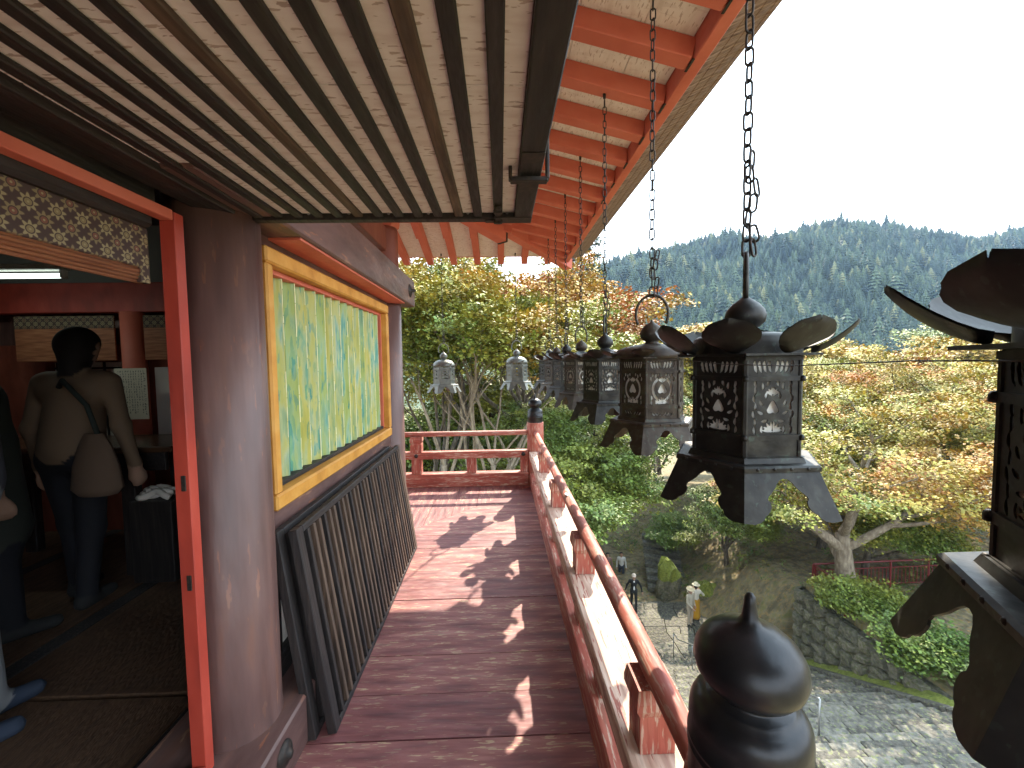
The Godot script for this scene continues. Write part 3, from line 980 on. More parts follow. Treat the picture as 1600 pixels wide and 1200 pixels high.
# ---------------------------------------------------------------- railing
func post_profile(y0):
	# bronze onion cap above a round post
	return [[0.0, 1.108], [0.005, 1.107], [0.0085, 1.101], [0.0095, 1.090], [0.0125, 1.068], [0.019, 1.056], [0.034, 1.049], [0.056, 1.039], [0.074, 1.023], [0.084, 1.004], [0.0865, 0.986], [0.082, 0.969], [0.071, 0.954], [0.056, 0.944], [0.051, 0.939], [0.052, 0.934], [0.064, 0.930], [0.068, 0.927], [0.070, 0.923], [0.077, 0.920], [0.086, 0.912], [0.0915, 0.900], [0.093, 0.886], [0.093, 0.852], [0.0955, 0.850], [0.0955, 0.845], [0.093, 0.843], [0.093, 0.836], [0.0955, 0.834], [0.0955, 0.829], [0.093, 0.827], [0.094, y0]]

func railing():
	var o = thing("veranda_railing", "weathered red wooden veranda railing with bronze onion-shaped post caps", "railing")
	for d in [4.95, 0.655]:
		var x = 0.412
		var st = mb(true)
		lathe(st, [[0.0, 0.765], [0.099, 0.765], [0.101, 0.755], [0.101, -0.2], [0.0, -0.2]], 40)
		var p = put(o, "post", done(st, M.rail_y), V(x, 0, d))
		st = mb(true)
		lathe(st, post_profile(0.75), 56)
		put(p, "onion_cap", done(st, M.cap))
	var x = 0.412
	# rails of the long side
	var st = mb(true)
	tube(st, [V(x, 0.64, -2.2), V(x, 0.64, 4.86)], [0.031, 0.031], 16)
	part(o, "top_rail", st, M.rail_z)
	box_part(o, "middle_rail", V(x - 0.01, 0.385, 1.34), Vector3(0.15, 0.075, 7.02), M.bare_z, 0.006)
	box_part(o, "bottom_rail", V(x, 0.082, 1.34), Vector3(0.15, 0.16, 7.02), M.rail_z, 0.006)
	# struts and shaped blocks between the rails
	for d in [3.95, 3.0, 2.05, 1.1, -0.4]:
		box_part(o, "strut", V(x, 0.255, d), Vector3(0.08, 0.185, 0.12), M.rail_y, 0.004)
		st = mb()
		lathe(st, [[0.0, 0.185], [0.075, 0.185], [0.085, 0.15], [0.085, 0.13], [0.068, 0.105], [0.068, 0.0], [0.0, 0.0]], 4)
		put(o, "rail_block", done(st, M.rail_y), V(x, 0.424, d), Basis(Vector3.UP, PI / 4))
	for d in [4.45, 3.5, 2.55, 1.6]:
		box_part(o, "strut", V(x, 0.255, d), Vector3(0.08, 0.185, 0.12), M.rail_y, 0.004)
	# the short side across the end
	st = mb(true)
	tube(st, [V(-3.0, 0.64, 4.95), V(0.31, 0.64, 4.95)], [0.031, 0.031], 16)
	part(o, "top_rail", st, M.rail_x)
	box_part(o, "middle_rail", V(-1.34, 0.385, 4.95), Vector3(3.32, 0.085, 0.1), M.rail_x, 0.006)
	box_part(o, "bottom_rail", V(-1.34, 0.082, 4.95), Vector3(3.32, 0.16, 0.13), M.rail_x, 0.006)
	box_part(o, "strut", V(0.27, 0.255, 4.952), Vector3(0.09, 0.185, 0.09), M.rail_y, 0.004)
	for k in 3:
		box_part(o, "strut", V(-0.37 - k * 1.36, 0.255, 4.95), Vector3(0.11, 0.185, 0.08), M.rail_y, 0.004)
	for k in 2:
		var bx = -1.03 - k * 1.36
		box_part(o, "strut", V(bx, 0.255, 4.95), Vector3(0.12, 0.185, 0.09), M.rail_y, 0.004)
		st = mb()
		lathe(st, [[0.0, 0.185], [0.09, 0.185], [0.1, 0.15], [0.1, 0.13], [0.085, 0.105], [0.092, 0.09], [0.092, 0.0], [0.0, 0.0]], 4)
		put(o, "rail_block", done(st, M.rail_y), V(bx, 0.43, 4.95), Basis(Vector3.UP, PI / 4))
		st = mb(true)
		lathe(st, [[0.0, 0.012], [0.012, 0.01], [0.022, 0.004], [0.024, 0.0]], 16)
		put(o, "nail_cover", done(st, M.iron), V(bx, 0.385, 4.898), Basis(Vector3.RIGHT, PI / 2))
	st = mb(true)
	lathe(st, [[0.0, 0.012], [0.014, 0.01], [0.024, 0.004], [0.026, 0.0]], 16)
	put(o, "nail_cover", done(st, M.iron), V(0.26, 0.385, 4.898), Basis(Vector3.RIGHT, PI / 2))
	# small oval sticker on the top rail
	var sm_o = thing("oval_sticker", "small white oval sticker stuck on the round top rail", "sticker", V(0.398, 0.6715, 2.50))
	st = mb(true)
	lathe(st, [[0.0, 0.0012], [0.012, 0.001], [0.012, 0.0]], 20)
	put(sm_o, "disc", done(st, plain(col(220, 220, 222), 0.5)), Vector3.ZERO, Basis.from_scale(Vector3(1, 1, 2.4)))
	st = mb(true)
	lathe(st, [[0.009, 0.0016], [0.0102, 0.0016]], 20)
	put(sm_o, "printed_ring", done(st, plain(col(40, 40, 44), 0.5)), Vector3.ZERO, Basis.from_scale(Vector3(1, 1, 2.4)))
	box_part(sm_o, "printed_mark", Vector3(0, 0.0013, 0), Vector3(0.004, 0.0006, 0.026), plain(col(40, 40, 44), 0.5), 0.0001)

# ---------------------------------------------------------------- shutters
func shutters():
	# the lifted upper shutter, hung flat under the eave
	var o = thing("lifted_shutter", "lifted black lattice shutter with white boards hanging flat overhead", "shutter", V(-0.92, 2.018, 1.5))
	var X0 = 0.0
	var X1 = 1.04
	var L = 2.1
	# local: x outward, y up, z towards the camera
	box_part(o, "far_rail", Vector3(0.52, 0.0, 0.018), Vector3(1.03, 0.034, 0.036), M.lattice_z, 0.003)
	box_part(o, "near_rail", Vector3(0.52, 0.0, L - 0.018), Vector3(1.03, 0.034, 0.036), M.lattice_z, 0.003)
	box_part(o, "side_rail", Vector3(0.006, -0.001, L / 2), Vector3(0.098, 0.036, L - 0.074), M.lattice_z, 0.003)
	box_part(o, "side_rail", Vector3(1.008, 0.0, L / 2), Vector3(0.06, 0.036, L - 0.074), M.lattice_z, 0.003)
	var r = RandomNumberGenerator.new()
	r.seed = 17
	for i in 13:
		var x = 0.098 + i * 0.0685
		var worn = i == 5 or i == 10
		box_part(o, "slat", Vector3(x + r.randf_range(-0.002, 0.002), -0.0045 + r.randf_range(-0.001, 0.001), L / 2), Vector3(0.030, 0.013, L - 0.074), M.lattice_worn if worn else M.lattice_z, 0.003)
	var z = 0.038
	for w in [0.12, 0.20, 0.34, 0.30, 0.33, 0.31, 0.42]:
		box_part(o, "board", Vector3(0.512, 0.009, z + w / 2), Vector3(0.93, 0.012, w - 0.003), M.white_x, 0.001)
		z += w
	# small bolt heads along the far rail
	for i in 7:
		var st = mb(true)
		lathe(st, [[0.0, 0.006], [0.004, 0.005], [0.006, 0.0]], 8)
		put(o, "bolt", done(st, M.steel), Vector3(0.13 + i * 0.137, 0.004, 0.037), Basis(Vector3.RIGHT, PI / 2))
	# iron fittings: corner plate, edge plates, slide latch
	box_part(o, "corner_plate", Vector3(0.985, -0.0195, 0.03), Vector3(0.105, 0.003, 0.056), M.iron, 0.001)
	box_part(o, "corner_plate", Vector3(0.905, -0.0195, 0.018), Vector3(0.06, 0.003, 0.026), M.iron, 0.001)
	for zz in [0.30, 0.47]:
		box_part(o, "edge_plate", Vector3(1.008, -0.0195, zz), Vector3(0.056, 0.003, 0.05), M.iron, 0.001)
	box_part(o, "slide_latch", Vector3(0.92, -0.021, 0.08), Vector3(0.02, 0.012, 0.15), M.iron, 0.003)
	for k in 3:
		box_part(o, "latch_staple", Vector3(0.92, -0.026, 0.03 + k * 0.05), Vector3(0.03, 0.012, 0.012), M.iron, 0.002)
	# hanger: iron stirrup that holds the edge, on a rod up to the rafter
	var hgr = thing("iron_hanger", "black iron stirrup and rod holding up the lifted shutter", "hanger", V(0.085, 2.018, 1.13))
	box_part(hgr, "stirrup_bottom", Vector3(0, -0.03, 0), Vector3(0.10, 0.012, 0.026), M.iron, 0.002)
	box_part(hgr, "stirrup_side", Vector3(0.05, 0.03, 0), Vector3(0.009, 0.12, 0.026), M.iron, 0.002)
	box_part(hgr, "stirrup_side", Vector3(-0.05, 0.01, 0), Vector3(0.009, 0.08, 0.026), M.iron, 0.002)
	var st2 = mb(true)
	tube(st2, [Vector3(0.05, 0.08, 0), Vector3(0.05, 0.8, 0)], [0.006, 0.006], 8)
	part(hgr, "rod", st2, M.iron)
	# the lower shutters, taken out and leaned against the wall
	for k in 2:
		var label = ["front black lattice shutter leaning against the wall below the window", "rear black lattice shutter leaning behind the front one against the wall"][k]
		var s = thing("leaning_shutter", label, "shutter", V([-0.705, -0.775][k], 0.004, [1.6, 1.575][k]), "shutters leaning against the wall")
		s.rotation = Vector3(0, 0.006, [0.145, 0.135][k])
		var hh = 0.855
		var ll = 1.68
		# local: z from 0 to -ll along the wall, y up, thickness in x
		box_part(s, "stile", Vector3(0, hh / 2, -0.024), Vector3(0.036, hh, 0.048), M.lattice_y, 0.003)
		box_part(s, "stile", Vector3(0, hh / 2, -ll + 0.024), Vector3(0.036, hh, 0.048), M.lattice_worn_y, 0.003)
		box_part(s, "rail", Vector3(0, hh - 0.014, -ll / 2), Vector3(0.035, 0.027, ll - 0.098), M.lattice_z, 0.003)
		box_part(s, "rail", Vector3(0, 0.014, -ll / 2), Vector3(0.035, 0.027, ll - 0.098), M.lattice_z, 0.003)
		var n = 29
		for i in n:
			var zz = -0.048 - (ll - 0.096) * (i + 0.75) / (n + 0.4)
			box_part(s, "slat", Vector3(0.006, hh / 2, zz), Vector3(0.028, hh - 0.056, 0.02), M.lattice_worn_y if i % 3 else M.lattice_y, 0.002)
		for i in 14:
			var yy = 0.027 + (hh - 0.054) * (i + 0.5) / 14.0
			box_part(s, "cross_slat", Vector3(-0.0135, yy, -ll / 2), Vector3(0.009, 0.018, ll - 0.098), M.lattice_z, 0.002)

# ---------------------------------------------------------------- hanging lanterns
var hole_cache = {}

func drop_field(p, h):
	# a comma-shaped hole: [x, y, angle, length, half width, bend]
	var q = (p - Vector2(h[0], h[1])).rotated(-h[2])
	var t = q.x / h[3]
	if t < -0.15 or t > 1.1: return 0.01
	var tt = clampf(t, 0.0, 1.0)
	var w = h[4] * 1.75 * sqrt(tt + 0.02) * pow(1.0 - tt, 0.55)
	return absf(q.y - h[5] * q.x * q.x / h[3]) - w

func heart_field(p, c, s):
	var q = (p - c) / s
	var ax = absf(q.x)
	var lobe = (Vector2(ax, q.y) - Vector2(0.46, -0.42)).length() - 0.5
	var body = 10.0
	if q.y > -0.75 and q.y < 1.15:
		var lim = 0.93 * pow(clampf(1.0 - (q.y + 0.35) / 1.5, 0.0, 1.0), 0.62) if q.y > -0.35 else 0.93 + (q.y + 0.35) * 0.9
		body = ax - lim
		if q.y < -0.35: body = maxf(body, -(ax - 0.0) - q.y - 0.82)
	return minf(lobe, body) * s

func holes(design):
	if hole_cache.has(design): return hole_cache[design]
	var l = []
	var r = RandomNumberGenerator.new()
	r.seed = 400 + design
	# fan of drops above and below the heart
	for a in [90.0, 62.0, 36.0]:
		l.append([0.002, 0.150, deg_to_rad(a), 0.020 - (90.0 - a) * 0.00006, 0.003, 0.0])
	for a in [90.0, 60.0, 30.0, 8.0]:
		l.append([0.003, 0.068, deg_to_rad(a), 0.024 - (90.0 - a) * 0.00005, 0.0034, 0.0])
	# drops round the heart, then scrolls up both sides
	if design != 1:
		for a in [-58.0, -22.0, 14.0, 50.0]:
			var t = deg_to_rad(a)
			l.append([0.024 * cos(t), 0.120 + 0.031 * sin(t), t + 0.5, 0.0140, 0.0042, 0.3])
	var k = 0
	for p in [[0.040, 0.064], [0.041, 0.082], [0.042, 0.100], [0.042, 0.118], [0.042, 0.136], [0.041, 0.154], [0.038, 0.170], [0.024, 0.164], [0.024, 0.066], [0.013, 0.172]]:
		if design == 1 and p[1] > 0.09 and p[1] < 0.15: continue
		l.append([p[0], p[1], deg_to_rad(115.0 if k % 2 else 60.0) + r.randf_range(-0.15, 0.15), 0.0150, 0.0044, -0.4 if k % 2 else 0.4])
		k += 1
	# upper frieze
	for u in [0.005, 0.016, 0.027, 0.038]:
		l.append([u, 0.203, deg_to_rad(60.0), 0.022, 0.0045, 0.4])
		l.append([u + 0.004, 0.228, deg_to_rad(-70.0), 0.012, 0.003, 0.0])
	if design == 1:
		for u in [0.006, 0.018, 0.03]:
			l.append([u, 0.022, deg_to_rad(35.0), 0.014, 0.003, 0.3])
	hole_cache[design] = l
	return l

func plate_field(p, design):
	var q = Vector2(absf(p.x), p.y)
	var f = 0.01
	for h in holes(design):
		f = minf(f, drop_field(q, h))
	f = minf(f, heart_field(q, Vector2(0, 0.122), 0.0145 if design == 0 else (0.0175 if design == 1 else 0.0165)))
	if design == 1:
		# long C-shaped openings round the ringed heart
		var e = Vector2(q.x / 0.031, (q.y - 0.122) / 0.038).length()
		if q.x > 0.012: f = minf(f, maxf(absf(e - 1.13) - 0.15, -(q.x - 0.016) * 20.0) * 0.03)
	# keep a solid border
	f = maxf(f, absf(p.x) - 0.0495)
	return f

# pierced face plate: marching squares over the plate, with the thickness of the metal at each hole
func fret_mesh(design, w, h, m):
	var nx = 58
	var ny = 120
	var st = mb()
	var val = PackedFloat32Array()
	val.resize((nx + 1) * (ny + 1))
	for j in ny + 1:
		for i in nx + 1:
			val[j * (nx + 1) + i] = plate_field(Vector2((i / float(nx) - 0.5) * w, j / float(ny) * h), design)
	var th = Vector3(0, 0, -0.002)
	for j in ny:
		var run = -1
		for i in nx + 1:
			var full = false
			if i < nx:
				var v0 = val[j * (nx + 1) + i]
				var v1 = val[j * (nx + 1) + i + 1]
				var v2 = val[(j + 1) * (nx + 1) + i + 1]
				var v3 = val[(j + 1) * (nx + 1) + i]
				full = v0 > 0.0 and v1 > 0.0 and v2 > 0.0 and v3 > 0.0
				if not full and (v0 > 0.0 or v1 > 0.0 or v2 > 0.0 or v3 > 0.0):
					var vs = [v0, v1, v2, v3]
					var ps = [Vector2(i, j), Vector2(i + 1, j), Vector2(i + 1, j + 1), Vector2(i, j + 1)]
					var poly = []
					var cuts = []
					for k in 4:
						var k2 = (k + 1) % 4
						if vs[k] > 0.0: poly.append(ps[k])
						if (vs[k] > 0.0) != (vs[k2] > 0.0):
							var c = ps[k].lerp(ps[k2], vs[k] / (vs[k] - vs[k2]))
							poly.append(c)
							cuts.append(c)
					var P = []
					for q in poly: P.append(Vector3((q.x / nx - 0.5) * w, q.y / ny * h, 0))
					for k in range(1, P.size() - 1):
						tri(st, P[0], P[k], P[k + 1], Vector3.BACK)
					if cuts.size() == 2:
						var A = Vector3((cuts[0].x / nx - 0.5) * w, cuts[0].y / ny * h, 0)
						var B = Vector3((cuts[1].x / nx - 0.5) * w, cuts[1].y / ny * h, 0)
						var cen = Vector3.ZERO
						for q in P: cen += q / P.size()
						quad(st, A, B, B + th, A + th, (A + B) * 0.5 - cen)
			if full and run < 0: run = i
			if not full and run >= 0:
				var x0 = (run / float(nx) - 0.5) * w
				var x1 = (i / float(nx) - 0.5) * w
				var y0 = j / float(ny) * h
				var y1 = (j + 1) / float(ny) * h
				quad(st, Vector3(x0, y0, 0), Vector3(x1, y0, 0), Vector3(x1, y1, 0), Vector3(x0, y1, 0), Vector3.BACK)
				run = -1
	return done(st, m)

func petal_mesh(m, rise, length, width):
	# a cusped leaf that leaves the rim and turns up
	var st = mb(true)
	var outline = [[0.0, 0.34], [0.12, 0.52], [0.28, 0.78], [0.45, 0.96], [0.58, 1.0], [0.68, 0.95], [0.75, 0.84], [0.80, 0.80], [0.88, 0.64], [0.94, 0.34], [1.0, 0.03]]
	var grid = []
	for o in outline:
		var row = []
		for k in 9:
			var s = -1.0 + k / 4.0
			var t = o[0]
			var x = s * o[1] * width
			var cup = (s * s) * 0.012 * (1.0 - t * 0.4)
			var y = rise * pow(t, 1.35) + cup
			var z = length * (t - 0.22 * t * t)
			row.append(Vector3(x, y, z))
		grid.append(row)
	for side in [0.0, -0.0022]:
		for i in grid.size() - 1:
			for k in 8:
				var off = Vector3(0, side, -side * 0.6)
				quad(st, grid[i][k] + off, grid[i][k + 1] + off, grid[i + 1][k + 1] + off, grid[i + 1][k] + off, Vector3(0, 1, -0.6) if side == 0.0 else Vector3(0, -1, 0.6))
	return done(st, m)

func leg_mesh(m, deep, flare):
	# two flared plates folded along the hexagon's corner, scalloped below
	var st = mb()
	var r0 = 0.168
	var prof = [Vector2(1.0, 0.0), Vector2(0.0, 0.0), Vector2(0.0, 0.13), Vector2(0.10, 0.15), Vector2(0.19, 0.22), Vector2(0.27, 0.33), Vector2(0.37, 0.42), Vector2(0.45, 0.49), Vector2(0.46, 0.55), Vector2(0.41, 0.60), Vector2(0.405, 0.68), Vector2(0.44, 0.76), Vector2(0.50, 0.82), Vector2(0.55, 0.84), Vector2(0.58, 0.91), Vector2(0.66, 0.97), Vector2(0.78, 1.0), Vector2(0.90, 0.985), Vector2(1.0, 0.97)]
	var idx = Geometry2D.triangulate_polygon(PackedVector2Array(prof))
	for s in [-1.0, 1.0]:
		var pts = []
		for q in prof:
			var corner = Vector3(0, -deep * q.y, r0 + flare * q.y)
			var an = s * PI / 3.0
			var next = Vector3(sin(an) * (r0 + flare * q.y), -deep * q.y, cos(an) * (r0 + flare * q.y))
			pts.append(corner.lerp((corner + next) * 0.5, 1.0 - q.x))
		var out = Vector3(sin(s * PI / 6.0), 0.3, cos(s * PI / 6.0))
		var inn = -out.normalized() * 0.003
		for i in range(0, idx.size(), 3):
			tri(st, pts[idx[i]], pts[idx[i + 1]], pts[idx[i + 2]], out)
			tri(st, pts[idx[i]] + inn, pts[idx[i + 1]] + inn, pts[idx[i + 2]] + inn, -out)
		for i in pts.size():
			var a = pts[i]
			var b = pts[(i + 1) % pts.size()]
			quad(st, a, b, b + inn, a + inn, Vector3.DOWN)
	return done(st, m)

func hex_slab(st, r0, y0, r1, y1):
	for k in 6:
		var a = TAU * k / 6.0 + PI / 6.0
		var b = a + TAU / 6.0
		var A = Vector3(sin(a), 0, cos(a))
		var B = Vector3(sin(b), 0, cos(b))
		quad(st, A * r0 + Vector3(0, y0, 0), B * r0 + Vector3(0, y0, 0), B * r1 + Vector3(0, y1, 0), A * r1 + Vector3(0, y1, 0), A + B + Vector3(0, 0.01, 0))

func hex_cap(st, r, y, n):
	for k in 6:
		var a = TAU * k / 6.0 + PI / 6.0
		var b = a + TAU / 6.0
		tri(st, Vector3(0, y, 0), Vector3(sin(a) * r, y, cos(a) * r), Vector3(sin(b) * r, y, cos(b) * r), n)

var kit = {}

func link_mesh():
	var st = mb(true)
	var pts = []
	var rad = []
	for k in 17:
		var a = TAU * k / 16.0
		pts.append(Vector3(cos(a) * 0.0085, sin(a) * 0.0085 + (0.0105 if sin(a) > 0.01 else (-0.0105 if sin(a) < -0.01 else 0.0)), 0))
		rad.append(0.0024)
	tube(st, pts, rad, 7, false)
	return done(st, M.iron)

func lantern_kit(style):
	if kit.has(style): return kit[style]
	var k = {}
	var m = [M.bronze, M.bronze_brown, M.bronze_grey, M.bronze][style]
	k.m = m
	var st = mb(true)
	# jewel finial
	lathe(st, [[0.0, 0.158], [0.003, 0.155], [0.007, 0.147], [0.016, 0.140], [0.031, 0.129], [0.042, 0.115], [0.0465, 0.100], [0.044, 0.086], [0.034, 0.074], [0.024, 0.067], [0.026, 0.062], [0.033, 0.060], [0.036, 0.055]], 32)
	k.finial = done(st, m)
	st = mb(true)
	if style == 2:
		lathe(st, [[0.03, 0.06], [0.06, 0.056], [0.095, 0.042], [0.12, 0.02], [0.132, -0.005], [0.134, -0.018], [0.128, -0.02]], 36)
	elif style == 1 or style == 3:
		lathe(st, [[0.03, 0.058], [0.06, 0.055], [0.105, 0.047], [0.138, 0.034], [0.152, 0.018], [0.156, 0.006], [0.15, 0.0]], 36)
	else:
		lathe(st, [[0.03, 0.058], [0.07, 0.056], [0.108, 0.05], [0.118, 0.042], [0.121, 0.03], [0.121, 0.004]], 36)
	k.dome = done(st, m)
	st = mb()
	var rr = 0.17 if style != 2 else 0.142
	hex_slab(st, rr, 0.0, rr, 0.005)
	hex_cap(st, rr, 0.005, Vector3.UP)
	hex_cap(st, rr, 0.0, Vector3.DOWN)
	k.rim = done(st, m)
	k.petal = petal_mesh(m, 0.066, 0.108, 0.058) if style == 0 else (petal_mesh(m, 0.024, 0.085, 0.042) if style != 3 else petal_mesh(m, 0.045, 0.11, 0.046))
	# ring handle
	st = mb(true)
	var pts = []
	var rad = []
	for q in 25:
		var a = -0.55 + (PI + 1.1) * q / 24.0
		pts.append(Vector3(cos(a) * 0.062, 0.112 + 0.066 + sin(a) * 0.076, 0))
		rad.append(0.0055)
	tube(st, pts, rad, 9)
	k.ring = done(st, m)
	# body
	var R = 0.128
	var ap = R * cos(PI / 6.0)
	k.ap = ap
	k.plate = fret_mesh([0, 1, 2, 2][style], 0.114, 0.24, m)
	st = mb()
	for c in 6:
		var a = TAU * c / 6.0 + PI / 6.0
		var t = Transform3D(Basis(Vector3.UP, a), Vector3(sin(a), 0, cos(a)) * (R - 0.004) + Vector3(0, -0.12, 0))
		cbox(st, Vector3.ZERO, Vector3(0.012, 0.24, 0.012), 0.003, t)
	k.posts = done(st, m)
	k.bands = []
	for y in [[-0.052, 0.011], [-0.186, 0.013], [-0.236, 0.012], [-0.006, 0.009]]:
		st = mb()
		var b0 = R + 0.004
		hex_slab(st, b0, y[0] - y[1] / 2, b0, y[0] + y[1] / 2)
		for e in [-1, 1]:
			for c in 6:
				var a = TAU * c / 6.0 + PI / 6.0
				var b = a + TAU / 6.0
				var A = Vector3(sin(a), 0, cos(a))
				var B = Vector3(sin(b), 0, cos(b))
				var yy = Vector3(0, y[0] + e * y[1] / 2, 0)
				quad(st, A * b0 + yy, B * b0 + yy, B * (R - 0.004) + yy, A * (R - 0.004) + yy, Vector3(0, e, 0))
		k.bands.append(done(st, m))
	st = mb(true)
	for c in 6:
		var a = TAU * c / 6.0 + PI / 6.0
		for y in [-0.052, -0.186, -0.236]:
			lathe(st, [[0.0, 0.004], [0.004, 0.004], [0.006, 0.0], [0.006, -0.008], [0.0, -0.009]], 8, Vector3(sin(a) * (R + 0.003), y + 0.002, cos(a) * (R + 0.003)))
	k.studs = done(st, m)
	# base plate and legs
	st = mb()
	hex_slab(st, 0.172, -0.256, 0.172, -0.247)
	hex_slab(st, 0.172, -0.247, 0.166, -0.243)
	hex_cap(st, 0.166, -0.243, Vector3.UP)
	hex_cap(st, 0.172, -0.256, Vector3.DOWN)
	hex_slab(st, 0.142, -0.243, 0.136, -0.232)
	hex_cap(st, 0.136, -0.232, Vector3.UP)
	k.base = done(st, m)
	k.leg = leg_mesh(m, 0.1 if style != 2 else 0.085, 0.046)
	st = mb(true)
	for c in 4:
		var t = (c + 0.5) / 4.0
		lathe(st, [[0.0, 0.003], [0.003, 0.002], [0.0042, 0.0]], 8, Vector3((t - 0.5) * 0.15, 0, 0))
	k.rivets = done(st, m)
	# paper lining
	st = mb()
	for c in 6:
		# the two sides towards the weather have lost their paper
		if c == 2 or c == 3: continue
		var a = TAU * c / 6.0 - PI / 6.0
		var b = a + TAU / 6.0
		var A = Vector3(sin(a), 0, cos(a)) * (R - 0.012)
		var B = Vector3(sin(b), 0, cos(b)) * (R - 0.012)
		quad(st, A + Vector3(0, -0.235, 0), B + Vector3(0, -0.235, 0), B + Vector3(0, -0.01, 0), A + Vector3(0, -0.01, 0), A + B)
	k.paper = done(st, M.paper)
	kit[style] = k
	return k

func lantern(x, d, style, label, o = {}):
	var k = lantern_kit(style)
	var s = o.get("scale", 0.88)
	var drop = o.get("drop", 0.0)
	var H = 0.356
	var L = thing("hanging_lantern", label, "lantern", V(x, 1.505 - H * s - drop, d), "bronze lanterns hanging under the eave", o.get("turn", 0.0))
	var up = Vector3(0, H, 0)
	var body = Node3D.new()
	var put_s = func(called, mesh, at = Vector3.ZERO, b = Basis.IDENTITY):
		var q = put(L, called, mesh, (at + up) * s, b.scaled(Vector3(s, s, s)))
		return q
	body.free()
	put_s.call("finial", k.finial)
	put_s.call("roof", k.dome)
	put_s.call("roof_rim", k.rim)
	var ring = put_s.call("ring_handle", k.ring, Vector3.ZERO, Basis(Vector3.UP, o.get("ring", 0.0)))
	if style != 2:
		var n = 8 if style == 0 else 6
		for i in n:
			var a = TAU * i / n + (0.0 if style == 0 else PI / 6.0) + o.get("petal_turn", 0.0)
			put_s.call("petal", k.petal, Vector3(sin(a) * (0.135 if style == 0 else 0.14), 0.006, cos(a) * (0.135 if style == 0 else 0.14)), Basis(Vector3.UP, a))
	else:
		for i in 6:
			var a = TAU * i / 6.0 + PI / 6.0
			put_s.call("petal", k.petal, Vector3(sin(a) * 0.12, -0.01, cos(a) * 0.12), Basis(Vector3.UP, a).scaled_local(Vector3(0.25, 0.8, 0.6)))
	for i in 6:
		var a = TAU * i / 6.0
		put_s.call("pierced_panel", k.plate, Vector3(sin(a) * k.ap, -0.24, cos(a) * k.ap), Basis(Vector3.UP, a))
		put_s.call("leg", k.leg, Vector3(0, -0.256, 0), Basis(Vector3.UP, a + PI / 6.0))
		put_s.call("rivet_row", k.rivets, Vector3(sin(a) * 0.1485, -0.2515 + 0.002, cos(a) * 0.1485), Basis(Vector3.UP, a) * Basis(Vector3.RIGHT, PI / 2))
	put_s.call("corner_frame", k.posts)
	for b in k.bands: put_s.call("band", b)
	put_s.call("studs", k.studs)
	put_s.call("base_plate", k.base)
	if o.get("paper", true): put_s.call("paper_lining", k.paper)
	# chain up to the rafter, each link a piece of its own
	var top = o.get("top", 2.815)
	var y0 = H * s + 0.253 * s
	var len_c = top - L.position.y - y0
	var ch = Node3D.new()
	ch.name = "chain"
	L.add_child(ch, true)
	var pitch = 0.0335
	var cnt = int(len_c / pitch)
	var r = RandomNumberGenerator.new()
	r.seed = int(d * 1000)
	for i in cnt:
		var w = sin(i * 0.7) * 0.0006
		put(ch, "link", kit.link, Vector3(w, y0 + pitch * (i + 0.35), 0), Basis(Vector3.UP, PI / 2 * (i % 2) + r.randf_range(-0.35, 0.35)))
	# slack links hooked back on the chain near the ring
	var slack = o.get("slack", 4)
	for i in slack:
		put(ch, "link", kit.link, Vector3(0.012 + 0.006 * sin(i * 2.1), y0 + 0.012 + pitch * i * 0.95, 0.006 * cos(i * 1.7)), Basis(Vector3.UP, PI / 2 * (i % 2) + 0.5) * Basis(Vector3.FORWARD, r.randf_range(-0.3, 0.3)))
	# eye bolt in the rafter
	var st = mb(true)
	tube(st, [Vector3(0, top - L.position.y - 0.012, 0), Vector3(0, top - L.position.y + 0.02, 0)], [0.007, 0.009], 8)
	part(ch, "eye_bolt", st, M.iron)
	return L

func lanterns():
	kit.link = link_mesh()
	var X = 0.54
	lantern(X, 0.285, 0, "nearest bronze lantern, cut off by the right edge of the photo", {"ring": 1.3})
	lantern(X, 0.893, 0, "large dark bronze lantern with upturned lotus petals above the near post cap", {"ring": 1.05, "slack": 7, "petal_turn": 0.1})
	lantern(X, 1.45, 1, "brownish bronze lantern with round ring handle seen face on", {"ring": -0.4, "slack": 5})
	lantern(X, 2.1, 3, "bronze lantern with wide low dome, fourth from the right edge", {"ring": 1.2})
	lantern(X, 2.72, 1, "brown bronze lantern with a large heart cutout, fifth from the right edge", {"ring": 0.6})
	lantern(X, 3.34, 0, "small-looking dark bronze lantern with petals, sixth from the right edge", {"ring": 1.2})
	lantern(X, 3.93, 1, "far brown bronze lantern overlapped by the dark ones before it", {"ring": -0.2, "paper": false})
	lantern(X, 4.5, 0, "farthest bronze lantern of the long row, just above the corner post", {"ring": 0.4, "paper": false})
	lantern(0.2, 5.02, 2, "grey domed lantern nearer the corner post on the end eave", {"paper": false, "ring": 0.2, "top": 2.79, "scale": 1.0})
	lantern(-0.69, 5.02, 2, "grey domed lantern above the end railing nearer the hall", {"paper": false, "ring": 0.0, "top": 2.79, "drop": 0.025, "scale": 1.0, "turn": 0.25})
	# thin wires strung from lantern to lantern at rim height
	for w in 2:
		var o = thing("thin_wire", ["thin wire linking the long row of lanterns at rim height", "thin wire linking the lanterns under the end eave"][w], "wire", V(X, 1.5, -0.3) if w == 0 else V(0.5, 1.5, 5.02))
		var st = mb(true)
		var pts = []
		var rad = []
		for i in 31:
			var t = i / 30.0
			var p = V(0, -0.012 * absf(sin(t * 8.5 * PI)), t * 5.2) if w == 0 else V(-t * 2.6, -0.012 * absf(sin(t * 3.0 * PI)), 0)
			pts.append(p + Vector3(-0.135, 0, 0) if w == 0 else p)
			rad.append(0.0008)
		tube(st, pts, rad, 5)
		part(o, "strand", st, M.iron)

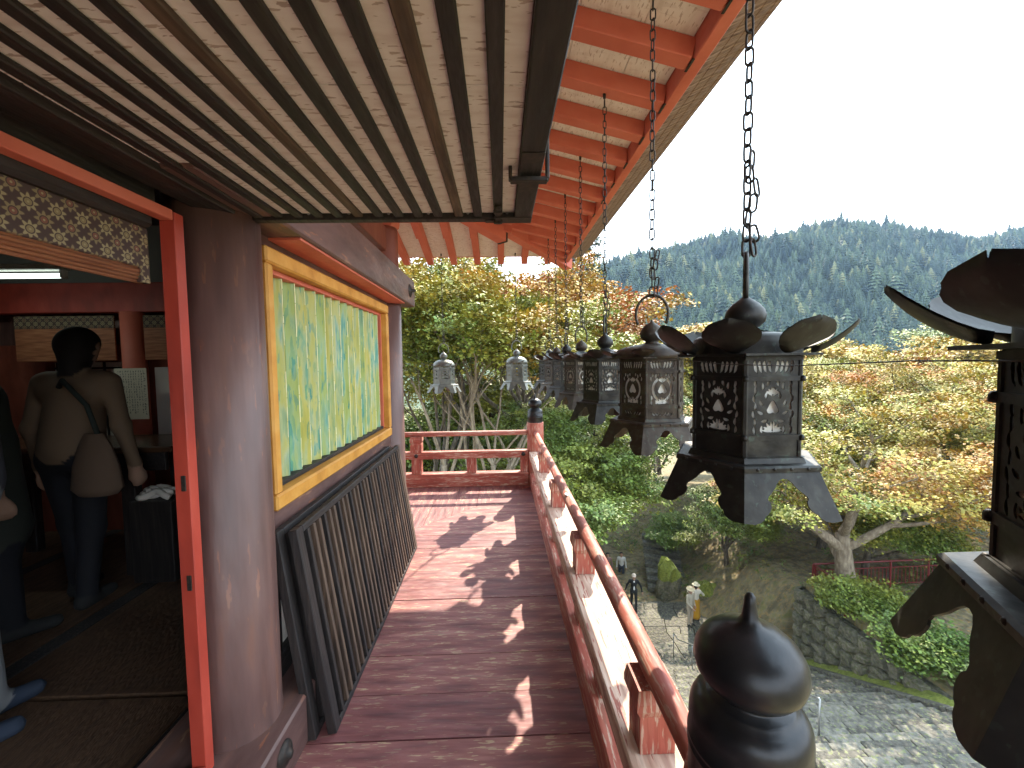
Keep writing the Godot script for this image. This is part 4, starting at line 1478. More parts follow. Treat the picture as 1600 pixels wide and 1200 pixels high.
# ---------------------------------------------------------------- stairs, landing, retaining wall, fence
func stone_block(st, c, s, r, ch = 0.02):
	var t = Transform3D(Basis.from_euler(Vector3(r.randf_range(-0.012, 0.012), r.randf_range(-0.01, 0.01), r.randf_range(-0.012, 0.012))), c)
	cbox(st, Vector3.ZERO, s, ch, t)

func stairs_and_terrace():
	var r = RandomNumberGenerator.new()
	r.seed = 61
	var so = structure("stone_stairs")
	var tread = 0.32
	var rise = 0.172
	for i in 36:
		var d = 14.9 - tread * (i + 0.5)
		var y = -10.1 + rise * (i + 1)
		var x = 4.6 if i < 18 else 5.4
		while x < 9.95:
			var w = minf(r.randf_range(0.6, 1.15), 10.0 - x)
			if 10.0 - x - w < 0.3: w = 10.0 - x
			var st = mb()
			stone_block(st, Vector3.ZERO, Vector3(w - 0.012, 0.24, tread + 0.035), r, 0.016)
			put(so, "step_stone", done(st, M["stone%d" % (r.randi() % 3)]), V(x + w / 2, y - 0.12 + r.randf_range(-0.006, 0.006), d + r.randf_range(-0.012, 0.012)))
			x += w
	# kerb along the right-hand edge
	for i in 12:
		var d = 14.6 - i * 0.8
		var st = mb()
		var y = stair_y(d) + 0.12
		beam(st, V(0, stair_y(d - 0.39) - y + 0.08, -0.39), V(0, stair_y(d + 0.39) - y + 0.08, 0.39), 0.2, 0.3, 0.03)
		put(so, "kerb_stone", done(st, M["stone%d" % (1 + i % 2)]), V(10.1, y, d))
	# paved landing
	var lo = structure("landing")
	var nx = 8
	var nd = 7
	var px = []
	for j in nd + 1:
		var row = []
		for i in nx + 1:
			var jx = r.randf_range(-0.2, 0.2) if i > 0 and i < nx else 0.0
			var jd = r.randf_range(-0.16, 0.16) if j > 0 and j < nd else 0.0
			row.append(Vector2(3.0 + 8.0 * i / nx + jx, 14.92 + 3.9 * j / nd + jd))
		px.append(row)
	for j in nd:
		for i in nx:
			var q = [px[j][i], px[j][i + 1], px[j + 1][i + 1], px[j + 1][i]]
			var c = (q[0] + q[1] + q[2] + q[3]) / 4.0
			var halves = [q]
			if r.randf() < 0.45:
				var m0 = (q[0] + q[1]) / 2.0
				var m1 = (q[3] + q[2]) / 2.0 + Vector2(r.randf_range(-0.2, 0.2), 0)
				halves = [[q[0], m0, m1, q[3]], [m0, q[1], q[2], m1]]
			for hq in halves:
				var cc = (hq[0] + hq[1] + hq[2] + hq[3]) / 4.0
				var pol = []
				for p in hq: pol.append(p + (cc - p).normalized() * 0.018 - cc)
				var st = mb()
				plate(st, pol, Vector3.ZERO, Vector3.RIGHT, Vector3.FORWARD, 0.12)
				put(lo, "paving_stone", done(st, M["stone%d" % (r.randi() % 3)]), V(cc.x, -10.17 + r.randf_range(-0.012, 0.012), cc.y))
	# further flight going down beyond the landing, and one climbing away on the right of it
	for i in 10:
		box_part(lo, "step_stone", V(6.0, -10.27 - 0.17 * (i + 1), 18.95 + 0.34 * (i + 0.5)), Vector3(3.6, 0.22, 0.36), M["stone%d" % (i % 3)], 0.02)
	for i in 8:
		var s = box_part(lo, "step_stone", V(8.3 + 0.1 * i, -10.2 + 0.2 * i, 20.0 + 0.42 * i), Vector3(1.9, 0.24, 0.44), M["stone%d" % (1 + i % 2)], 0.02)
		s.rotation.y = -0.35
	boulder("tall mossy rock at the far edge of the landing", V(8.1, -10.3, 19.6), Vector3(0.55, 1.25, 0.5), 5)
	boulder("broad mossy rock right of the sun-hatted pair", V(9.6, -10.2, 18.8), Vector3(0.7, 0.75, 0.6), 6)
	boulder("low mossy rock between the landing and the bank", V(10.3, -10.1, 17.6), Vector3(0.5, 0.5, 0.6), 7)
	# moss along the foot of the wall
	var ms = mb(true)
	var prev = null
	for i in 36:
		var d = 5.6 + i * 0.26
		var y = stair_y(d) + 0.2
		var row = []
		for k in 5:
			row.append(V(10.16 + k * 0.1, y + 0.05 * sin(i * 1.7 + k * 2.0) + (0.03 if k == 2 else 0.0) + k * 0.03, d))
		if prev:
			for k in 4: quad(ms, prev[k], prev[k + 1], row[k + 1], row[k], Vector3.UP)
		prev = row
	var mo = part(self, "moss_verge", ms, M.moss)
	mo.set_meta("kind", "stuff")
	mo.set_meta("label", "strip of yellow-green moss at the foot of the stone wall")
	mo.set_meta("category", "moss")
	# retaining wall of rough stones, each its own piece
	var wo = thing("retaining_wall", "rough mossy stone retaining wall beside the stairs", "wall", V(10.55, -10.2, 14.2))
	var rows = 8
	var cols = 17
	var g = []
	for j in rows + 1:
		var row = []
		for i in cols + 1:
			var dd = -8.8 * i / cols
			var yy = 3.42 * j / rows
			if i > 0 and i < cols: dd += r.randf_range(-0.16, 0.16)
			if j > 0 and j < rows: yy += r.randf_range(-0.12, 0.12)
			row.append(Vector2(dd, yy))
		g.append(row)
	for j in rows:
		for i in cols:
			var q = [g[j][i], g[j][i + 1], g[j + 1][i + 1], g[j + 1][i]]
			var c = (q[0] + q[1] + q[2] + q[3]) / 4.0
			if c.y + -10.2 < stair_y(14.2 + c.x) - 0.5: continue
			wall_stone(wo, q, c, r, Vector3(0, 0, -1), Vector3.LEFT)
	# the far end face of the wall
	for j in rows:
		for i in 6:
			var x0 = 0.6 * i
			var y0 = 3.42 * j / rows
			var q = [Vector2(x0 + r.randf_range(0, 0.1), y0), Vector2(x0 + 0.6, y0 + r.randf_range(-0.05, 0.05)), Vector2(x0 + 0.6 + r.randf_range(-0.08, 0), y0 + 0.43), Vector2(x0, y0 + 0.43)]
			wall_stone(wo, q, (q[0] + q[1] + q[2] + q[3]) / 4.0, r, Vector3.RIGHT, Vector3.FORWARD)
	box_part(wo, "wall_core", V(0.6, 1.68, -4.4), Vector3(1.05, 3.3, 8.75), M.rubble0, 0.02)
	# red steel fence on the terrace
	var f = thing("red_fence", "dark red steel fence with upright bars above the stone wall", "fence", V(11.05, -6.82, 13.95))
	fence_run(f, V(0, 0, 0), V(9.0, 0, 0.2), 62)
	fence_run(f, V(0, 0, -0.09), V(-0.1, -0.02, -1.5), 10)
	# steel handrails on the stairs
	for k in 2:
		var h = thing("steel_handrail", ["thin steel handrail where the stairs meet the landing", "thin steel handrail at the foot of the near stairs, beside the post cap"][k], "handrail", V([6.6, 6.22][k], 0, 0))
		var st = mb(true)
		var pts = []
		var ends = [[15.3, 12.2], [7.98, 7.6]][k]
		for i in 9:
			var d = lerpf(ends[0], ends[1], i / 8.0)
			pts.append(V(0, stair_y(d) + 0.92, d))
		pts.push_front(pts[0] + V(0, -0.04, 0.02))
		var rad = []
		for p in pts: rad.append(0.021)
		tube(st, pts, rad, 8)
		part(h, "rail", st, M.steel)
		for i in ([0, 1, 2] if k == 0 else [2]):
			var d = lerpf(ends[0], ends[1], i / 2.0)
			st = mb(true)
			tube(st, [V(0, stair_y(d) - 0.1, d), V(0, stair_y(d) + 0.92, d)], [0.019, 0.019], 8)
			part(h, "post", st, M.steel)
	var h2 = thing("steel_handrail", "small steel handrail beside the man in black", "handrail", V(5.55, -10.1, 18.6))
	var st3 = mb(true)
	tube(st3, [V(0, 0, 0), V(0, 0.9, 0), V(-0.02, 0.93, 0.03), V(-0.35, 0.93, 0.5), V(-0.7, 0.7, 1.2)], [0.022, 0.022, 0.022, 0.022, 0.022], 8)
	part(h2, "rail", st3, M.steel)

func boulder(label, at, size, seed_v):
	var r = RandomNumberGenerator.new()
	r.seed = seed_v
	var o = thing("mossy_rock", label, "rock", at, "rocks by the landing")
	var n = FastNoiseLite.new()
	n.seed = seed_v
	n.frequency = 0.9
	var st = mb()
	var P = func(i, j):
		var a = TAU * i / 14.0
		var b = PI * j / 8.0
		var v = Vector3(cos(a) * sin(b), cos(b), sin(a) * sin(b))
		return v * size * (1.0 + n.get_noise_3dv(v * 1.4) * 0.7) + Vector3(0, size.y * 0.4, 0)
	for j in 8:
		for i in 14:
			var c = [P.call(i, j), P.call((i + 1) % 14, j), P.call((i + 1) % 14, j + 1), P.call(i, j + 1)]
			quad(st, c[0], c[1], c[2], c[3], c[0] + c[2] - Vector3(0, size.y * 0.8, 0))
	part(o, "stone", st, M.rubble1)
	st = mb()
	for j in 3:
		for i in 14:
			var c = [P.call(i, j), P.call((i + 1) % 14, j), P.call((i + 1) % 14, j + 1), P.call(i, j + 1)]
			for k in 4: c[k] = c[k] + Vector3(0, 0.025, 0) + (c[k] - Vector3(0, size.y * 0.4, 0)) * 0.02
			quad(st, c[0], c[1], c[2], c[3], Vector3.UP)
	part(o, "moss_cushion", st, M.moss)

func wall_stone(wo, q, c, r, ux, n):
	var st = mb()
	var bulge = r.randf_range(0.05, 0.13)
	var outer = []
	var inner = []
	for k in 4:
		var a = q[k]
		var b = q[(k + 1) % 4]
		for t in [0.12, 0.55]:
			var p = a.lerp(b, t) + Vector2(r.randf_range(-0.02, 0.02), r.randf_range(-0.02, 0.02))
			p = p + (c - p).normalized() * 0.025
			outer.append(ux * (p.x - c.x) + Vector3.UP * (p.y - c.y) - n * 0.1)
			var pi = p.lerp(c, r.randf_range(0.16, 0.32))
			inner.append(ux * (pi.x - c.x) + Vector3.UP * (pi.y - c.y) + n * bulge * r.randf_range(0.6, 1.1))
	var mid = n * bulge * 1.15
	var m = outer.size()
	for k in m:
		var k2 = (k + 1) % m
		quad(st, outer[k], outer[k2], inner[k2], inner[k], n + (outer[k] + outer[k2]) * 2.0)
		tri(st, mid, inner[k], inner[k2], n)
	put(wo, "stone", done(st, M["rubble%d" % (r.randi() % 3)]), ux * c.x + Vector3.UP * c.y)

func fence_run(f, a, b, n):
	var st = mb(true)
	tube(st, [a + Vector3(0, 0.95, 0), b + Vector3(0, 0.95, 0)], [0.032, 0.032], 10)
	part(f, "top_rail", st, M.fence_red)
	beam_part(f, "lower_rail", a + Vector3(0, 0.72, 0), b + Vector3(0, 0.72, 0), 0.03, 0.03, M.fence_red)
	beam_part(f, "lower_rail", a + Vector3(0, 0.12, 0), b + Vector3(0, 0.12, 0), 0.03, 0.03, M.fence_red)
	st = mb()
	cbox(st, Vector3.ZERO, Vector3(0.018, 0.6, 0.018), 0.002)
	var bar = done(st, M.fence_red)
	st = mb()
	cbox(st, Vector3.ZERO, Vector3(0.05, 1.1, 0.05), 0.005)
	var post = done(st, M.fence_red)
	for i in n + 1:
		var p = a.lerp(b, i / float(n))
		if i % 10 == 0: put(f, "post", post, p + Vector3(0, 0.38, 0))
		else: put(f, "bar", bar, p + Vector3(0, 0.42, 0))

# ---------------------------------------------------------------- trees
func leaf_cluster(seed_v, n, radius, size, flat):
	var r = RandomNumberGenerator.new()
	r.seed = seed_v
	var st = mb()
	for i in n:
		var a = r.randf() * TAU
		var q = sqrt(r.randf()) * radius
		var p = Vector3(cos(a) * q, r.randf_range(-flat, flat) * radius - q * 0.18, sin(a) * q)
		var b = Basis.from_euler(Vector3(r.randf_range(-0.75, 0.75), r.randf() * TAU, r.randf_range(-0.75, 0.75)))
		var s = size * r.randf_range(0.75, 1.25)
		var tip = p + b * Vector3(0, -0.12 * s, s * 0.62)
		var back = p + b * Vector3(0, -0.05 * s, -s * 0.45)
		var le = p + b * Vector3(-s * 0.42, -0.14 * s, 0.02 * s)
		var ri = p + b * Vector3(s * 0.42, -0.14 * s, 0.02 * s)
		st.add_vertex(back); st.add_vertex(le); st.add_vertex(tip)
		st.add_vertex(back); st.add_vertex(tip); st.add_vertex(ri)
	return done(st, null)

var clusters = []
var tone = null

func limb(st, p, dir, length, rad, depth, r, tips, o):
	var pts = [p]
	var rads = [rad]
	var n = 5
	var d = dir
	var end_r = rad * (0.62 if depth < o.levels else 0.25)
	var bend = Vector3(r.randf_range(-1, 1), r.randf_range(-0.2, 0.5), r.randf_range(-1, 1)) * o.get("bend", 0.22)
	for i in n:
		var lift = o.get("lift", 0.1) * (0.4 if depth == 0 else 1.0)
		d = (d + bend * 0.5 + Vector3(0, lift, 0) * (0.3 if depth >= 2 else 0.6) + Vector3(r.randf_range(-1, 1), r.randf_range(-0.5, 0.5), r.randf_range(-1, 1)) * 0.10).normalized()
		if i == 2: bend = -bend * 0.6
		p += d * length / n
		pts.append(p)
		rads.append(lerpf(rad, end_r, (i + 1) / float(n)))
		if depth >= o.levels - 1 and i >= 1: tips.append(p)
	tube(st, pts, rads, 9 if depth == 0 else (7 if depth == 1 else 5), depth == 0)
	if depth >= o.levels:
		tips.append(p)
		return
	var kids = o.kids[depth]
	var a0 = r.randf() * TAU
	for k in kids:
		var an = a0 + TAU * k / kids + r.randf_range(-0.4, 0.4)
		var spread = o.spread[depth] * r.randf_range(0.8, 1.2)
		var side = Vector3(cos(an), 0, sin(an))
		var nd = (d * cos(spread) + side * sin(spread)).normalized()
		if depth > 0: nd.y = lerpf(nd.y, 0.15, 0.35)
		var at_i = n - (k % 2)
		if depth == 0 and o.get("low", false): at_i = n - (k % 4)
		limb(st, pts[at_i], nd.normalized(), length * r.randf_range(0.62, 0.88) * o.get("shrink", 1.0), rads[at_i] * r.randf_range(0.6, 0.8), depth + 1, r, tips, o)

# palette: array of linear colours; a slow noise picks along it, so that whole sprays share a hue
func leafy_tree(called, label, group, base, o):
	var r = RandomNumberGenerator.new()
	r.seed = o.seed
	var t = thing(called, label, "tree", base, group)
	var st = mb(true)
	var tips = []
	for s in o.get("stems", 1):
		var lean = o.get("lean", Vector3.ZERO) + Vector3(r.randf_range(-1, 1), 0, r.randf_range(-1, 1)) * o.get("splay", 0.05)
		limb(st, Vector3(r.randf_range(-1, 1), -0.25, r.randf_range(-1, 1)) * (0.25 if s else 0.02), (Vector3.UP + lean).normalized(), o.trunk, o.rad * (0.75 if s else 1.0), 0, r, tips, o)
	part(t, "trunk", st, o.get("bark", M.bark))
	var buf = PackedFloat32Array()
	var count = 0
	var pal = o.palette
	var size = o.get("leaf", 1.0)
	for tip in tips:
		var n = int(o.density * r.randf_range(0.5, 1.4))
		var pr = o.pad * r.randf_range(0.7, 1.3)
		var hue = tone.get_noise_3dv((tip + base) * o.get("hue_scale", 1.0)) * 0.9 + 0.5 + o.get("hue_shift", 0.0)
		for i in n:
			var a = r.randf() * TAU
			var q = sqrt(r.randf()) * pr
			var p = tip + Vector3(cos(a) * q, r.randf_range(-0.28, 0.28) * pr - q * q * 0.2 / pr, sin(a) * q)
			var h = clampf(hue + r.randfn(0.0, 0.10), 0.0, 0.999) * (pal.size() - 1)
			var c = pal[int(h)].lerp(pal[mini(int(h) + 1, pal.size() - 1)], h - int(h))
			var v = r.randf_range(0.6, 1.45)
			var b = Basis.from_euler(Vector3(r.randf_range(-0.35, 0.35), r.randf() * TAU, r.randf_range(-0.35, 0.35))).scaled(Vector3.ONE * size * r.randf_range(0.75, 1.25))
			push(buf, b, p, Color(c.r * v, c.g * v, c.b * v))
			count += 1
	copies(t, "crown", clusters[o.get("cluster", 0)], M.leaf, buf, count).set_meta("kind", "stuff")
	return t

func trees():
	clusters = [leaf_cluster(301, 12, 0.24, 0.085, 0.22), leaf_cluster(302, 13, 0.34, 0.13, 0.3), leaf_cluster(303, 14, 0.75, 0.3, 0.5)]
	tone = FastNoiseLite.new()
	tone.seed = 9
	tone.frequency = 0.22
	var green = [Color(0.058, 0.108, 0.014), Color(0.101, 0.151, 0.022), Color(0.158, 0.187, 0.025), Color(0.230, 0.230, 0.032)]
	var turning = [Color(0.098, 0.147, 0.021), Color(0.189, 0.203, 0.028), Color(0.294, 0.245, 0.035), Color(0.350, 0.203, 0.032), Color(0.336, 0.119, 0.028)]
	var orange = [Color(0.228, 0.220, 0.038), Color(0.350, 0.251, 0.038), Color(0.395, 0.190, 0.034), Color(0.380, 0.122, 0.030)]
	var pale0 = [Color(0.136, 0.176, 0.056), Color(0.208, 0.232, 0.072), Color(0.272, 0.272, 0.096)]
	var maple = {"levels": 4, "kids": [4, 3, 3, 2], "spread": [0.8, 0.7, 0.7, 0.7], "lift": 0.1, "bend": 0.28, "density": 11, "pad": 0.5}
	var mk = func(extra):
		var d = maple.duplicate()
		d.merge(extra, true)
		return d
	var G = "maples below the veranda"
	var E = "trees beyond the end railing"
	# [name, label, group, x, base y, d, settings]
	var list = [
		["maple_tree", "large spreading maple turning yellow and orange beside the red fence", G, 12.0, -6.95, 13.4, {"seed": 1, "trunk": 2.5, "rad": 0.34, "lean": Vector3(-0.34, 0, -0.1), "palette": turning, "bark": M.bark_pale, "hue_shift": 0.0, "kids": [6, 3, 3, 2], "spread": [0.95, 0.75, 0.7, 0.7], "shrink": 1.08, "lift": 0.09, "low": true, "density": 8}],
		["maple_tree", "orange maple crown at the right, behind the nearest lantern", G, 17.8, -7.2, 15.8, {"seed": 22, "trunk": 3.0, "rad": 0.26, "palette": turning, "hue_shift": 0.1, "shrink": 1.04, "pad": 0.6, "density": 12}],
		["maple_tree", "orange-topped maple behind the large spreading one", G, 16.6, -9.0, 22.5, {"seed": 3, "trunk": 4.0, "rad": 0.3, "palette": orange, "cluster": 1, "hue_shift": 0.0, "shrink": 1.02, "pad": 0.7}],
		["maple_tree", "yellow maple crown beyond the paved landing to the right", G, 17.6, -9.2, 25.5, {"seed": 4, "density": 7, "trunk": 3.7, "rad": 0.26, "palette": turning, "cluster": 1, "hue_shift": -0.1, "pad": 0.7}],
		["maple_tree", "red and orange maple at the far right above the terrace", G, 24.5, -9.5, 23.0, {"seed": 5, "trunk": 4.0, "rad": 0.28, "palette": orange, "cluster": 1, "hue_shift": 0.1, "shrink": 1.04, "pad": 0.75}],
		["green_maple", "green maple up the bank right of the landing, under the large lantern", G, 12.4, -8.9, 21.8, {"seed": 6, "density": 5, "trunk": 2.9, "rad": 0.2, "palette": green, "hue_shift": 0.1}],
		["green_maple", "slender green maple with twin trunks beyond the landing", G, 4.2, -10.9, 25.6, {"seed": 7, "trunk": 2.8, "rad": 0.16, "stems": 2, "splay": 0.2, "palette": green, "hue_shift": 0.0, "density": 3}],
		["green_maple", "green maple crown just beyond the railing's far post", G, 2.7, -8.0, 15.0, {"seed": 8, "trunk": 3.1, "rad": 0.18, "palette": green, "hue_shift": 0.0}],
		["green_maple", "pale green maple crown under the row of lanterns", G, 2.6, -11.0, 28.0, {"seed": 9, "trunk": 4.4, "rad": 0.24, "palette": green, "cluster": 1, "hue_shift": 0.25, "pad": 0.75, "density": 8}],
		["green_maple", "yellow-green maple crown between the lanterns and the bamboo", G, 12.5, -13.3, 34.5, {"seed": 10, "trunk": 5.0, "rad": 0.26, "palette": turning, "cluster": 1, "hue_shift": -0.25, "pad": 0.85}],
		["green_maple", "green maple crown just outside the long railing", G, 1.75, -6.7, 11.6, {"seed": 18, "trunk": 2.3, "rad": 0.13, "palette": green, "shrink": 0.95, "pad": 0.42}],
		["green_maple", "green maple beyond the landing's left end", G, 4.4, -10.6, 24.0, {"seed": 19, "density": 4, "trunk": 3.3, "rad": 0.2, "palette": green, "hue_shift": 0.1, "low": true}],
		["green_maple", "green maple behind the red fence", G, 14.6, -7.3, 18.0, {"seed": 24, "trunk": 1.7, "rad": 0.2, "palette": green, "low": true, "hue_shift": 0.2, "kids": [6, 3, 3, 2], "shrink": 1.05}],
		["maple_tree", "low yellow-green maple leaning over the terrace behind the big trunk", G, 14.3, -7.1, 15.4, {"seed": 28, "trunk": 1.5, "rad": 0.14, "palette": turning, "hue_shift": -0.2, "low": true, "kids": [6, 3, 3, 2], "shrink": 1.08, "lift": 0.05, "density": 8}],
		["green_maple", "dense green tree on the bank between the pale stems", E, -3.6, -5.6, 21.0, {"seed": 29, "trunk": 1.8, "rad": 0.2, "palette": green, "cluster": 1, "low": true, "kids": [6, 3, 3, 2], "pad": 0.8, "hue_shift": 0.05}],
		["green_maple", "dense green tree on the bank at the hall's corner", E, -7.4, -4.8, 22.5, {"seed": 30, "trunk": 1.8, "rad": 0.2, "palette": green, "cluster": 1, "low": true, "kids": [6, 3, 3, 2], "pad": 0.8, "hue_shift": 0.1}],
		["green_maple", "dense green tree on the bank beyond the corner post", E, 0.8, -6.4, 24.0, {"seed": 31, "trunk": 1.9, "rad": 0.2, "palette": green, "cluster": 1, "low": true, "kids": [6, 3, 3, 2], "pad": 0.8, "hue_shift": 0.0}],
		["green_maple", "low green maple on the bank behind the sun-hatted pair", G, 9.7, -9.9, 22.2, {"seed": 32, "trunk": 1.1, "rad": 0.13, "palette": green, "low": true, "hue_shift": 0.1, "density": 5, "lift": 0.13}],
		["green_maple", "low green maple on the bank left of the stone wall", G, 11.0, -8.8, 19.4, {"seed": 33, "trunk": 1.5, "rad": 0.13, "palette": green, "low": true, "hue_shift": 0.2, "density": 5, "lift": 0.12}],
		["maple_tree", "yellow maple on the terrace right of the nearest lantern", G, 20.5, -7.0, 10.5, {"seed": 34, "trunk": 2.6, "rad": 0.24, "palette": turning, "hue_shift": 0.0}],
		["maple_tree", "orange maple farthest right on the terrace", G, 27.0, -7.2, 15.0, {"seed": 35, "trunk": 3.2, "rad": 0.26, "palette": orange, "cluster": 1, "pad": 0.7}],
		["maple_shrub", "low green maple shrub hanging over the stone wall", "shrubs on the terrace", 11.3, -6.9, 12.2, {"seed": 20, "levels": 3, "trunk": 0.55, "rad": 0.05, "stems": 3, "splay": 0.5, "palette": green, "density": 3, "pad": 0.34, "shrink": 1.0, "lift": 0.02}],
		["maple_shrub", "small green shrub on the wall top nearer the stairs", "shrubs on the terrace", 11.2, -6.9, 10.0, {"seed": 21, "levels": 3, "trunk": 0.55, "rad": 0.04, "stems": 3, "splay": 0.5, "palette": green, "density": 2, "pad": 0.3, "shrink": 1.0, "lift": 0.02, "hue_shift": 0.05}],
		["maple_shrub", "pale twiggy shrub at the near end of the wall top", "shrubs on the terrace", 11.9, -6.9, 9.0, {"seed": 23, "levels": 3, "trunk": 0.5, "rad": 0.035, "stems": 4, "splay": 0.6, "palette": pale0, "density": 3, "pad": 0.28, "shrink": 0.92, "bark": M.bark_pale}],
		["slender_tree", "slender multi-stemmed tree with pale bark beyond the end railing", E, -1.25, -5.6, 11.6, {"seed": 11, "shrink": 0.8, "trunk": 4.4, "rad": 0.12, "stems": 3, "splay": 0.14, "palette": turning, "density": 5, "bark": M.bark_pale, "hue_shift": -0.2, "spread": [0.45, 0.5, 0.6, 0.7], "kids": [3, 2, 3, 2], "lift": 0.2}],
		["slender_tree", "crooked slender tree behind the left domed lantern", E, -2.6, -5.0, 12.8, {"seed": 12, "shrink": 0.8, "trunk": 4.4, "rad": 0.14, "stems": 3, "splay": 0.25, "palette": turning, "density": 6, "hue_shift": -0.1, "spread": [0.5, 0.55, 0.6, 0.7], "kids": [3, 3, 2, 2], "lift": 0.18, "pad": 0.55}],
		["slender_tree", "leaning slender tree near the corner post", E, 0.45, -6.0, 11.0, {"seed": 13, "shrink": 0.78, "bark": M.bark_pale, "trunk": 4.8, "rad": 0.13, "stems": 2, "splay": 0.2, "palette": turning, "density": 7, "hue_shift": -0.15, "spread": [0.5, 0.55, 0.6, 0.7], "kids": [3, 3, 2, 2], "lift": 0.18}],
		["maple_tree", "tall orange maple behind the corner of the eave", E, 0.9, -4.2, 20.5, {"seed": 14, "shrink": 0.92, "trunk": 4.2, "rad": 0.22, "palette": orange, "cluster": 1, "hue_shift": 0.1, "lift": 0.17, "pad": 0.7}],
		["maple_tree", "yellow and orange maple behind the two domed lanterns", E, -1.8, -3.8, 18.5, {"seed": 15, "trunk": 3.6, "rad": 0.22, "palette": turning, "cluster": 1, "hue_shift": 0.15, "lift": 0.16, "pad": 0.7}],
		["maple_tree", "yellow maple at the far left beside the hall's corner", E, -6.2, -3.4, 18.0, {"seed": 16, "trunk": 3.6, "rad": 0.22, "palette": turning, "cluster": 1, "hue_shift": 0.1, "lift": 0.15, "pad": 0.7}],
		["maple_tree", "yellow-orange maple between the corner post and the tall orange one", E, 0.4, -4.2, 18.2, {"seed": 27, "trunk": 3.7, "rad": 0.2, "palette": turning, "cluster": 1, "hue_shift": 0.2, "lift": 0.17, "pad": 0.7, "density": 9}],
		["green_maple", "shady green tree on the bank behind the end railing", E, -0.4, -5.0, 22.5, {"seed": 17, "trunk": 2.4, "rad": 0.2, "palette": green, "cluster": 1, "pad": 0.8, "hue_shift": 0.15}],
	]
	# plants and fallen leaves on the bank beyond the landing and on the terrace
	var r = RandomNumberGenerator.new()
	r.seed = 77
	var buf = PackedFloat32Array()
	var count = 0
	var patch = FastNoiseLite.new()
	patch.seed = 4
	patch.frequency = 0.35
	for k in 15000:
		var x = r.randf_range(-8.0, 30.0)
		var d = r.randf_range(3.0, 32.0)
		if x > 2.8 and x < 10.7 and d < 22.6 and not (x > 8.9 and d > 18.9): continue
		if x < 10.9 and d < 14.4: continue
		if patch.get_noise_2d(x, d) < -0.02: continue
		var c = green[r.randi() % 3]
		if r.randf() < 0.15: c = turning[2]
		var v = r.randf_range(0.6, 1.3)
		var b = Basis.from_euler(Vector3(r.randf_range(-0.5, 0.5), r.randf() * TAU, r.randf_range(-0.5, 0.5))).scaled(Vector3.ONE * r.randf_range(0.5, 1.3))
		push(buf, b, V(x, ground_y(x, d) + r.randf_range(0.03, 0.3), d), Color(c.r * v, c.g * v, c.b * v))
		count += 1
	var under = copies(self, "undergrowth", clusters[0], M.leaf, buf, count)
	under.set_meta("kind", "stuff")
	under.set_meta("label", "low green plants covering the bank and terrace")
	under.set_meta("category", "undergrowth")
	for q in list:
		leafy_tree(q[0], q[1], q[2], V(q[3], q[4], q[5]), mk.call(q[6]))
	# valley: bamboo and yellowing trees in front of the hill
	var pale = [Color(0.136, 0.176, 0.056), Color(0.208, 0.232, 0.072), Color(0.272, 0.272, 0.096)]
	var far = {"levels": 2, "kids": [5, 4], "spread": [0.7, 0.8], "lift": 0.2, "cluster": 2, "density": 15, "pad": 1.7, "rad": 0.35}
	var spots = [
		[9.5, 46, 11.5, pale, "pale yellow-green bamboo clump below the hill's left end"], [15.5, 50, 11.0, pale, "feathery pale bamboo clump left of the large lantern's chain"],
		[22.0, 56, 11.0, pale, "grey-green bamboo clump behind the round ring lantern"], [30.0, 58, 12.6, pale, "tall pale bamboo clump right of the large lantern's finial"],
		[36.0, 60, 12.0, pale, "bamboo clump between the finial and the red tree"], [43.0, 62, 10.8, orange, "rounded red-orange tree in the valley"],
		[50.0, 63, 10.6, turning, "broad yellow-orange tree in the valley beside the red one"], [57.0, 62, 10.0, orange, "far orange tree right of the valley's yellow one"],
		[66.0, 56, 14.0, pale, "tall light green bamboo at the right edge below the hill"], [74.0, 60, 17.5, pale, "tallest light green bamboo cut off by the right edge"],
		[4.5, 40, 11.5, turning, "yellow tree in the valley behind the far lanterns"], [44.0, 48, 7.2, orange, "low orange tree in the valley behind the petals"],
		[34.0, 44, 6.6, orange, "orange tree in the valley under the large lantern's petals"], [24.0, 40, 7.0, turning, "yellow-green tree in the valley behind the ring lantern"],
		[52.0, 46, 7.6, orange, "orange tree in the valley left of the nearest lantern"], [14.0, 38, 6.0, turning, "yellow tree in the valley below the bamboo"]]
	var i = 0
	for s in spots:
		var d = far.duplicate()
		var hgt = s[2] + 13.0
		d.merge({"seed": 60 + i, "trunk": hgt * 0.42, "palette": s[3], "shrink": 0.78, "hue_shift": 0.1 if s[3] == pale else -0.05, "hue_scale": 0.5}, true)
		leafy_tree("bamboo_clump" if s[3] == pale else "valley_tree", s[4], "trees in the valley", V(s[0], ground_y(s[0], s[1]), s[1]), d)
		i += 1
	conifer(V(5.75, -11.5, 26.5), 21.5)

